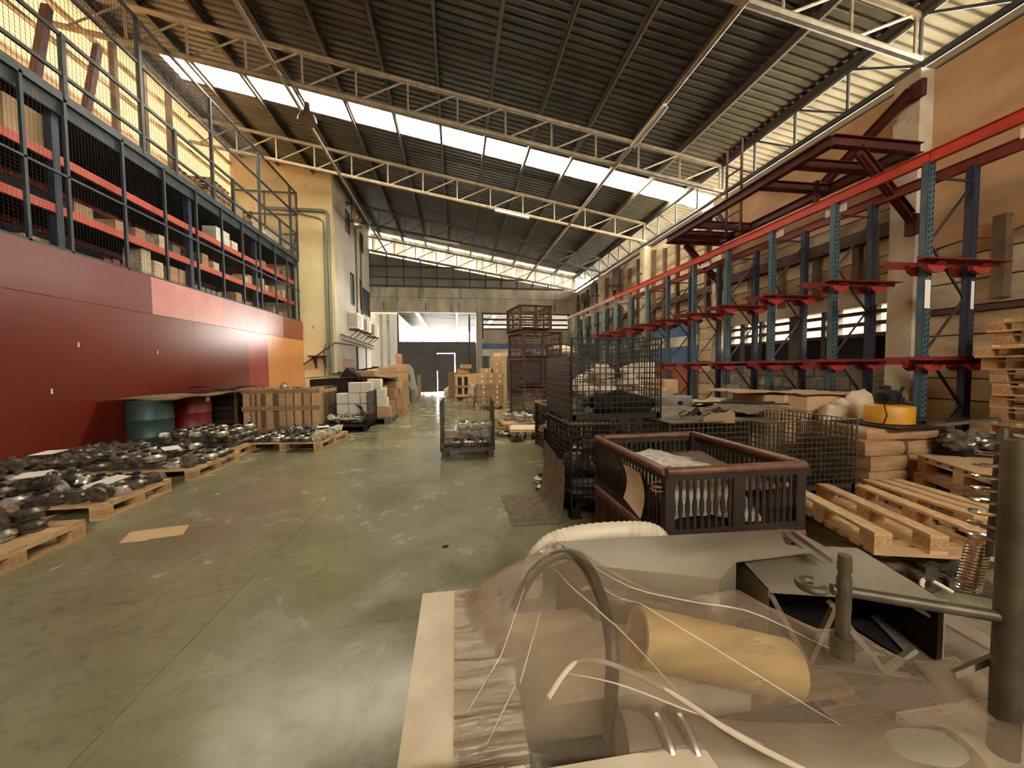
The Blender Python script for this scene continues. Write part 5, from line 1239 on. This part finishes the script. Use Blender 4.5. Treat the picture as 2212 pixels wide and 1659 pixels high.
# stack of flat packed parcels with the yellow machine
def parcel(x, y, z, a, b, h, rz, lab, seed):
    mb = MB(); n = 6; vs = []; idx = {}; fs = []
    def vid(i, j, k):
        if (i, j, k) not in idx:
            u, v, w_ = i / n * 2 - 1, j / n * 2 - 1, k / 3 * 2 - 1
            e = 1 - .05 * max(0, (u * u + v * v + w_ * w_ - 1.6))
            q = 1 + .035 * mnoise.noise(Vector((u * 2 + seed, v * 2, w_ * 2)))
            idx[(i, j, k)] = len(vs)
            vs.append((u * a / 2 * e * q, v * b / 2 * e * q, h / 2 + w_ * h / 2 * (1 - .10 * max(0, u * u + v * v - 1.0) * (w_ > 0))))
        return idx[(i, j, k)]
    for i in range(n):
        for j in range(n):
            for k, f in ((0, 1), (3, 0)):
                q = [vid(i, j, k), vid(i + 1, j, k), vid(i + 1, j + 1, k), vid(i, j + 1, k)]; fs.append(q[::-1] if f else q)
    for i in range(n):
        for k in range(3):
            for j, f in ((0, 0), (n, 1)):
                q = [vid(i, j, k), vid(i + 1, j, k), vid(i + 1, j, k + 1), vid(i, j, k + 1)]; fs.append(q[::-1] if f else q)
                q = [vid(j, i, k), vid(j, i + 1, k), vid(j, i + 1, k + 1), vid(j, i, k + 1)]; fs.append(q if f else q[::-1])
    o = mb.add(vs, fs, True).build('parcel', M['parcel'], None, (x, y, z), rz); tag(o, lab, 'parcel')
    MB().b2(-.02, .02, -b / 2 - .002, b / 2 + .002, h * .97, h + .002).build('tape', M['tape'], o)
pallet(4.54, 3.47, 0, .98, .72, 0, 'wooden pallet under the flat packed parcels by the yellow machine', 'pine2')
i = 0
for (x, y, z, a, b, h, rz) in ((4.30, 3.46, .145, .46, .68, .13, -.03), (4.78, 3.47, .145, .48, .68, .13, .03), (4.30, 3.47, .278, .48, .68, .15, .03), (4.80, 3.46, .278, .47, .66, .15, -.04), (4.28, 3.47, .432, .46, .66, .14, -.05), (4.78, 3.48, .432, .46, .64, .13, .02), (4.58, 3.48, .575, .80, .56, .11, -.1)):
    parcel(x, y, z, a, b, h, rz, '%s flat wrapped parcel in the stack under the yellow machine, from the floor' % ORD[i], i); i += 1
ym = thing('yellow_machine', 'yellow drum shaped machine with a black motor on the parcels', 'machine', (4.66, 3.42, .72))
MB().b2(-.3, .3, -.3, .3, -.03, -.01).build('base_plate', M['black'], ym)
MB().lathe([(.205, 0), (.205, .17), (.195, .185), (.08, .2), (.001, .2)], n=36).build('drum', M['yellow'], ym)
mo = MB(); mo.lathe([(.08, 0), (.09, .02), (.09, .13), (.07, .15), (.001, .15)], (-.02, .0, .2), 14).box((.06, .02, .27), (.14, .12, .09), .3).box((-.09, -.03, .30), (.10, .09, .07), .6).tube((.12, 0, .3), (.2, .02, .37), .018)
mo.box((.03, -.07, .24), (.10, .05, .07), .2).box((.09, .05, .32), (.07, .08, .05), -.4).lathe([(.05, 0), (.055, .01), (.055, .05), (.03, .06)], (.0, .05, .34), 10).tube((-.1, -.08, .26), (-.16, -.1, .33), .02).tube((.1, -.06, .22), (.17, -.1, .2), .025)
for q in range(5): mo.lathe([(.085, 0), (.1, .004), (.1, .012), (.085, .016)], (-.02, 0, .225 + .022 * q), 14)
mo.build('motor', M['black'], ym)
MB().path([(-.2, -.1, .2), (-.24, -.16, .1), (-.225, -.12, -.0)], .007, 6).build('cable', M['black'], ym)
for i, (a, b) in enumerate((((4.9, 3.22, .70), (5.32, 2.95, .80)), ((4.88, 3.12, .58), (5.3, 2.8, .66)), ((4.9, 3.62, .76), (5.2, 3.75, .95)), ((4.85, 3.66, .70), (5.6, 3.36, .74)))):
    tag(MB().bar(a, b, .07, .03).build('steel_bar', M['steel' if i % 2 == 0 else 'rustdark']), '%s steel bar lying across the parcels beside the yellow machine' % ORD[i], 'bar', 'bars beside the yellow machine')
for i in range(8): blob('scrap_part', 'cast', 'dark scrap part beside the yellow machine', 'scrap', (4.85 + .11 * (i % 4), 2.96 + .08 * (i // 4), .50 + .05 * (i % 3)), (.09, .08, .06), 90 + i, .6, 'scrap parts by the pallet stack')
tag(MB().b2(4.80, 5.26, 2.88, 3.08, .0, .49).build('scrap_box', M['dark']), 'dark box of scrap between the yellow machine and the tall pallet stack', 'box')
# tall stack of pallets
for k in range(14):
    tp_ = pallet(5.88 + rnd.uniform(-.05, .05) - (.07 if k in (3, 5, 11) else 0), 2.50 + rnd.uniform(-.06, .06), .128 * k, 1.0, 1.2, rnd.uniform(-.05, .05), '%s pallet from the floor in the tall stack against the tan wall' % ORD[k], 'pine' if k % 3 else 'pine2'); tp_.scale = (1, 1, .87)
# low stack of pallets topped with plywood
for k, (x, y, rz) in enumerate(((4.58, 2.36, -.50), (4.62, 2.40, -.44), (4.68, 2.42, -.47))):
    pallet(x, y, .147 * k, .85, 1.0, rz, '%s pallet from the floor in the low stack topped with plywood' % ORD[k], 'pine2')
o = MB().box((0, 0, 0), (.84, 1.0, .012)).build('plywood_sheet', M['card'], None, (4.67, 2.42, .448)); o.rotation_euler = (0, 0, -.47); tag(o, 'brown plywood sheet on the low pallet stack', 'sheet')
# upturned pallets near the camera
pallet(3.38, 2.52, 0, .95, .7, .03, 'grey wooden pallet on the floor under the upturned slatted pallet', 'pine2', 6)
pallet(3.08, 2.36, .292, .72, 1.05, 0, 'upturned pale slatted pallet with its runners up', 'pine', 9, rot=(PI, 0, -.28))
pallet(3.80, 2.46, .292, .36, .85, 0, 'narrow upturned pallet lying behind the pale slatted pallet', 'pine', 7, rot=(PI, 0, -.16))
for i in range(2): tag(MB().bar((3.0 + .1 * i, 2.0 - .12 * i, .02), (3.75 + .1 * i, 2.12 - .12 * i, .02), .05, .03).build('metal_strip', M['steel']), '%s metal strip lying on the floor before the pallets' % ORD[i], 'strip')
blob('plastic_bag', 'bag', 'shiny clear bag of parts on the floor beside the pallets', 'bag', (3.74, 1.90, 0), (.24, .16, .2), 101, .5, None, 24)
for i, (x, y, a, b) in enumerate(((2.75, 1.78, .22, .05), (2.9, 1.88, .2, .05), (3.0, 1.72, .24, .06), (2.98, 1.9, .15, .05))):
    o = MB().box((0, 0, .03), (a, b, .05)).box((0, 0, .07), (a * .4, b * .8, .04)).build('metal_bracket', M['steel'], None, (x, y, 0), .3 - .5 * i); tag(o, '%s metal bracket scattered on the floor before the clear bag' % ORD[i], 'bracket', 'brackets on the floor')
tag(MB().path([(2.62 + .2 * t / 8, 1.72 + .06 * math.sin(t * .4), .03 + .05 * math.sin(t * PI / 8)) for t in range(9)], .012, 6).build('white_hose_piece', M['hose']), 'short white hose arched over the brackets on the floor', 'hose')
# ================================================================== WRAPPED LOAD IN FRONT OF THE CAMERA
p = make_pallet(1.5, 1.1, 'pine2', 8, label='wooden pallet carrying the film wrapped load of ducts'); p.location = (.70, 1.12, 0)
tag(MB().b2(-.15, .16, .84, 1.55, .146, .42).build('foam_slab', M['foam']), 'thick white foam slab under the stretch film at the corner of the wrapped load', 'slab')
tag(MB().prism([(-.26, .55), (.10, .45), (.22, .60), (.13, .755), (-.24, .755)], .40, .50).build('foam_slab', M['foam']), 'pale board at the very front corner of the wrapped load', 'slab')
tag(MB().b2(-.2, .6, .45, .83, .146, .398).build('foam_block', M['foam']), 'foam block under the front board of the wrapped load', 'block')
# big duct with a flat top and an open mitred end
d = thing('sheet_duct', 'large flat topped grey sheet duct at the back of the wrapped load', 'duct', (0, 0, 0))
top = [(.46, 1.70), (1.60, 1.64), (1.50, 1.50), (1.56, 1.42), (1.16, 1.40), (1.0, 1.29), (.56, 1.46)]
MB().prism(top, .515, .522).build('top_plate', M['ductgrey'], d)
for a, b in ((0, 1), (4, 5), (5, 6), (6, 0)):
    pa, pb = top[a], top[b]
    MB().bar((pa[0], pa[1], .35), (pb[0], pb[1], .35), .006, .33).build('side_plate', M['ductgrey'], d)
MB().prism([(1.62, 1.64), (1.68, 1.62), (1.60, 1.34), (1.54, 1.36)], .50, .506).build('end_flange', M['ductgrey'], d)
MB().prism([(1.52, 1.62), (1.66, 1.62), (1.60, 1.36), (1.50, 1.44)], .44, .445).build('opening_shade', M['dark'], d)  # dark plate standing in for the shade inside the opening
MB().bar((1.60, 1.64, .518), (1.67, 1.625, .515), .02, .006).bar((1.665, 1.63, .51), (1.585, 1.35, .51), .012, .02).build('rim', M['ductgrey'], d)
# braced duct, its open end towards the camera
b = thing('braced_duct', 'dark mouthed sheet duct with crossed braces in its open end', 'duct', (1.215, 1.29, .147), math.radians(-16))
W, Hh, D = .62, .31, .42
MB().b2(0, W, 0, D, Hh - .005, Hh).build('top_plate', M['ductgrey'], b); MB().b2(0, W, 0, D, 0, .005).build('bottom_plate', M['ductgrey'], b)
MB().b2(0, .005, 0, D, 0, Hh).build('side_plate', M['ductgrey'], b); MB().b2(W - .005, W, 0, D, 0, Hh).build('side_plate', M['ductgrey'], b)
MB().b2(.005, W - .005, D - .01, D, .005, Hh - .005).build('back_plate', M['dark'], b)  # dark colour stands in for shade at the back of the duct
MB().b2(.006, W - .006, .02, D - .012, .006, .008).b2(.006, W - .006, .02, D - .012, Hh - .008, Hh - .006).b2(.006, .008, .02, D, .006, Hh - .006).b2(W - .008, W - .006, .02, D, .006, Hh - .006).build('mouth_shade', M['dark'], b)  # inner faces darkened to imitate the shade in the mouth
for q, r in (((.01, Hh - .02), (.15, .02)), ((.15, .02), (.24, Hh - .04)), ((.22, Hh - .03), (.42, .02)), ((.42, .02), (.52, .12))): MB().bar((q[0], -.004, q[1]), (r[0], -.004, r[1]), .018, .02, (0, 1, 0)).build('brace', M['ductgrey'], b)
for i in range(1): MB().bar((.0, -.002, Hh), (W, -.002, Hh), .01, .016).build('rim', M['ductgrey'], b)
al = MB(); al.prism([(1.62, .93), (1.80, .96), (2.35, 1.10), (2.2, 1.45), (1.85, 1.40)], .20, .206)
tag(al.build('alu_sheet', M['alu']), 'bright flat aluminium sheet lying beyond the braced duct', 'sheet')
tag(MB().b2(1.72, 2.25, .95, 1.4, 0, .195).build('foam_block', M['dark']), 'dark block under the bright aluminium sheet', 'block')
tag(MB().bar((1.66, 1.62, .50), (1.95, .98, .30), .09, .012).build('flange_strip', M['alu']), 'long pale flange strip running down beside the duct mouth', 'strip')
# yellow tube
A = Vector((.60, 1.17, .43)); B = Vector((1.12, 1.10, .30)); dr = (B - A).normalized()
yt = MB(); n = 28
u = dr.cross(Vector((0, 0, 1))).normalized(); v = dr.cross(u)
def ring(c, r): return [c + (u * math.cos(2 * PI * k / n) + v * math.sin(2 * PI * k / n)) * r for k in range(n)]
rs = ring(A, .092) + ring(B, .092) + ring(B, .08) + ring(A, .078)
fs = []
for q in range(3):
    for k in range(n): fs.append((q * n + k, q * n + (k + 1) % n, (q + 1) * n + (k + 1) % n, (q + 1) * n + k))
for k in range(n): fs.append((3 * n + k, 3 * n + (k + 1) % n, (k + 1) % n, k))
yt.add(rs, fs, True); tag(yt.build('plastic_tube', M['tubeyellow']), 'thick cream yellow plastic tube under the stretch film', 'tube')
# bent pipe
def smooth(pts, k=5):
    pts = [Vector(p) for p in pts]; out = []
    for i in range(len(pts) - 1):
        p0 = pts[max(i - 1, 0)]; p1 = pts[i]; p2 = pts[i + 1]; p3 = pts[min(i + 2, len(pts) - 1)]
        for j in range(k):
            t = j / k
            out.append(.5 * ((2 * p1) + (p2 - p0) * t + (2 * p0 - 5 * p1 + 4 * p2 - p3) * t * t + (3 * p1 - p0 - 3 * p2 + p3) * t ** 3))
    out.append(pts[-1]); return out
cane = smooth([(.20, 1.36, .44), (.27, 1.40, .53), (.36, 1.43, .585), (.44, 1.42, .60), (.485, 1.33, .585), (.49, 1.20, .53), (.475, 1.09, .46), (.455, 1.05, .36), (.445, 1.04, .22)])
tag(MB().path(cane, .021, 12).build('bent_pipe', M['steel']), 'dull bent pipe arching up through the stretch film', 'pipe')
tag(MB().path(smooth([(.24, .98, .43), (.34, 1.06, .45), (.44, 1.05, .45), (.58, .93, .44), (.68, .80, .43), (.85, .64, .42)]), .007, 8).build('thin_rod', M['hose']), 'thin pale rod curving over the front of the wrapped load', 'rod')
hz = smooth([(.335, 1.66, .37), (.36, 1.72, .42), (.45, 1.79, .47), (.62, 1.82, .492), (.85, 1.825, .492), (1.0, 1.81, .48), (1.06, 1.80, .42), (1.07, 1.79, .3)], 12)
tag(MB().path(hz, [.042 + .006 * (i % 2) for i in range(len(hz))], 14).build('ribbed_hose', M['hose']), 'white ribbed hose curving behind the large grey duct', 'hose')
tag(MB().lathe([(.045, 0), (.05, .01), (.05, .07), (.04, .08)], (.33, 1.645, .315), 16).build('hose_fitting', M['foam']), 'pale round fitting at the end of the ribbed hose', 'fitting')
# threaded post, clamp, rod and springs
rd = thing('round_duct', 'shiny round duct lying under the film along the front of the wrapped load', 'duct', (0, 0, 0))
MB().path([(.42, .90, .33), (.8, .83, .30), (1.3, .76, .28)], .085, 24).build('duct_tube', M['ductgrey'], rd)
for q in (.0, .06): MB().lathe([(.09, 0), (.099, .008), (.099, .018), (.09, .026)], (.50 + q, .882 - q * .2, .33), 24, Matrix.Rotation(PI / 2, 3, 'Y') ).build('duct_collar', M['alu'], rd)
tag(MB().b2(.2, 1.2, .66, 1.08, .146, .19).build('hollow_shade', M['dark']), 'dark slab added as shade in the hollow under the stretch film', 'shade slab')  # dark slab put in to give the hollow its shade
ps = thing('clamp_post', 'upright steel post with a clamp rod and springs at the edge of the wrapped load', 'post', (1.515, .80, 0))
MB().lathe([(.031, .2), (.031, 1.12), (.027, 1.14)], n=20).build('post_tube', M['steel'], ps)
MB().tube((-.38, .17, .66), (0, .0, .64), .016, 10).build('clamp_rod', M['steel'], ps)
MB().lathe([(.019, .50), (.018, .60), (.019, .61), (.019, .70), (.015, .72), (.019, .73), (.017, .775)], (-.36, .15, 0), 14).build('clamp_bolt', M['steel'], ps)
cl = [(math.cos(t) * .032 - .43, math.sin(t) * .032 + .19, .665) for t in [PI * .2 + k * 1.5 * PI / 12 for k in range(13)]]
MB().path(cl, .013, 8).build('clamp_ring', M['steel'], ps)
MB().lathe([(.03, 0), (.03, .06)], (-.36, .15, .46), 14).build('clamp_nut', M['steel'], ps)
def helix(c, r, z0, z1, turns, wr, lean=(0, 0)):
    N_ = int(turns * 14); pts = []
    for i in range(N_ + 1):
        f = i / N_; t = 2 * PI * turns * f
        pts.append((c[0] + r * math.cos(t) + lean[0] * f, c[1] + r * math.sin(t) + lean[1] * f, z0 + (z1 - z0) * f))
    return MB().path(pts, wr, 6)
helix((.02, .10), .024, .66, .80, 15, .0042, (.035, 0)).build('coil_spring', M['chrome'], ps)
helix((.05, .07), .046, .82, 1.14, 9, .006, (.02, 0)).build('coil_spring', M['chrome'], ps)
MB().tube((.05, .07, .78), (.07, .07, 1.16), .012, 8).build('spring_rod', M['steel'], ps)
MB().bar((-.1, .05, .45), (.02, .02, .52), .012, .02).build('tie_strip', M['chrome'], ps)
tag(MB().b2(1.36, 1.70, .62, .95, .146, .25).build('foam_block', M['foam']), 'pale block under the clamp post', 'block')

tag(MB().b2(.165, .98, 1.10, 1.55, .146, .29).build('foam_block', M['foam']), 'pale foam filling under the film behind the yellow tube', 'block')
# ---- the stretch film, a sagging tent over everything
SUP = [(-.15, 1.55, .425, 1.6), (-.15, .84, .425, 1.6), (-.1, 1.2, .425, .9), (.44, 1.43, .64, .55), (.36, 1.43, .625, .55), (.49, 1.25, .585, .6), (.475, 1.1, .52, .6), (.46, 1.68, .535, .9),
       (1.0, 1.62, .535, 1.4), (1.55, 1.6, .535, 1.4), (1.0, 1.28, .545, .7), (.60, 1.17, .57, .5), (.7, 1.16, .55, .45), (.8, 1.14, .53, .45), (.9, 1.13, .51, .45), (1.0, 1.12, .49, .45), (1.1, 1.1, .47, .45), (1.0, 1.2, .55, .5), (1.3, 1.05, .48, .6), (1.55, .93, .44, .7), (1.25, 1.30, .475, .8), (1.5, 1.24, .475, .7), (1.75, 1.17, .475, .8),
       (.1, .85, .45, .9), (.45, .89, .445, .7), (.65, .86, .43, .7), (.85, .82, .41, .7), (1.05, .79, .40, .7), (1.3, .76, .39, .7), (.5, .6, .42, .6), (1.5, .7, .42, .8)]
def filmz(x, y):
    k = 40.0; s = 0
    for (sx, sy, sz, sl) in SUP:
        dd = math.hypot(x - sx, y - sy); s += math.exp(k * (sz - sl * dd))
    return math.log(s + math.exp(k * .36)) / k - .022
def filmfn(uu, vv):
    # left side stays inside the slab edge, far side follows the duct's front edge, then the mouth of the braced duct
    x = -.02 + 1.83 * uu
    far = 1.54 if x < .40 else (1.54 - (x - .40) * 1.0 if x < .49 else 1.45 - (x - .49) * .485)
    near = .50
    y = near + (far - near) * vv
    z = filmz(x, y)
    z += .005 * mnoise.noise(Vector((x * 5 + y * 3, y * 14 - x * 5, .3))) + .002 * mnoise.noise(Vector((x * 20 + y * 12, y * 9, 2)))
    if x < .17 and y < 1.56: z = max(z, .424)
    return (x, y, z)
f = MB().grid(120, 80, filmfn, 0).build('stretch_film', M['film']); tag(f, 'wrinkled clear stretch film pulled over the wrapped load', 'film')
MB().path([filmfn(.20 + .8 * k / 40, 1.0) for k in range(41)], .0045, 6).build('hem', M['film2'], f)
for (a_, b_) in (((.24, 1.34), (.02, .98)), ((.28, 1.24), (.06, .88)), ((.36, 1.36), (.60, .92)), ((.47, 1.40), (1.25, .98)), ((.5, 1.25), (1.0, .82)), ((.3, 1.05), (.75, .80))):
    pts = []
    for k in range(15):
        x = a_[0] + (b_[0] - a_[0]) * k / 14; y = a_[1] + (b_[1] - a_[1]) * k / 14
        z = filmz(x, y) + .003
        pts.append((x, y, max(z, .427) if x < .17 else z))
    MB().path(pts, [.0006 + .0016 * math.sin(PI * k / 14) for k in range(15)], 6).build('fold', M['hose'], f)
# a second band of film over the duct top down to the foam slab corner
def film2(uu, vv):
    x = .0 + .46 * uu; y = 1.50 + .17 * vv * uu + .04 * vv
    return (x, y, .43 + (.105 * uu ** 1.5) * 1.0 + .006 * mnoise.noise(Vector((x * 12, y * 20, 1))) - .02 * vv * (1 - uu))
tag(MB().grid(30, 10, film2, 0).build('stretch_film', M['film']), 'narrow band of clear film stretched to the corner of the grey duct', 'film')

# ================================================================== give look-alike things labels of their own by their order
ORD += ['twenty-' + k for k in ORD[:9]] + ['thirtieth'] + ['thirty-' + k for k in ORD[:9]]
by = {}
for o in list(COL.objects):
    if o.parent is None and 'label' in o: by.setdefault(o['label'], []).append(o)
for lab, os_ in by.items():
    if len(os_) < 2: continue
    xs_ = [o.location.x for o in os_]; yy_ = [o.location.y for o in os_]; zz_ = [o.location.z for o in os_]
    sx, sy, sz = (max(q) - min(q) for q in (xs_, yy_, zz_))
    if sz > max(sx, sy) * 1.2: key, end = (lambda o: (o.location.z, o.location.y)), 'up'
    elif sx > sy: key, end = (lambda o: (abs(o.location.x), o.location.y)), 'from the aisle'
    else: key, end = (lambda o: (o.location.y, o.location.z)), 'towards the gate'
    for i, o in enumerate(sorted(os_, key=key)): o['label'] = '%s, %s %s' % (lab, ORD[min(i, len(ORD) - 1)], end)
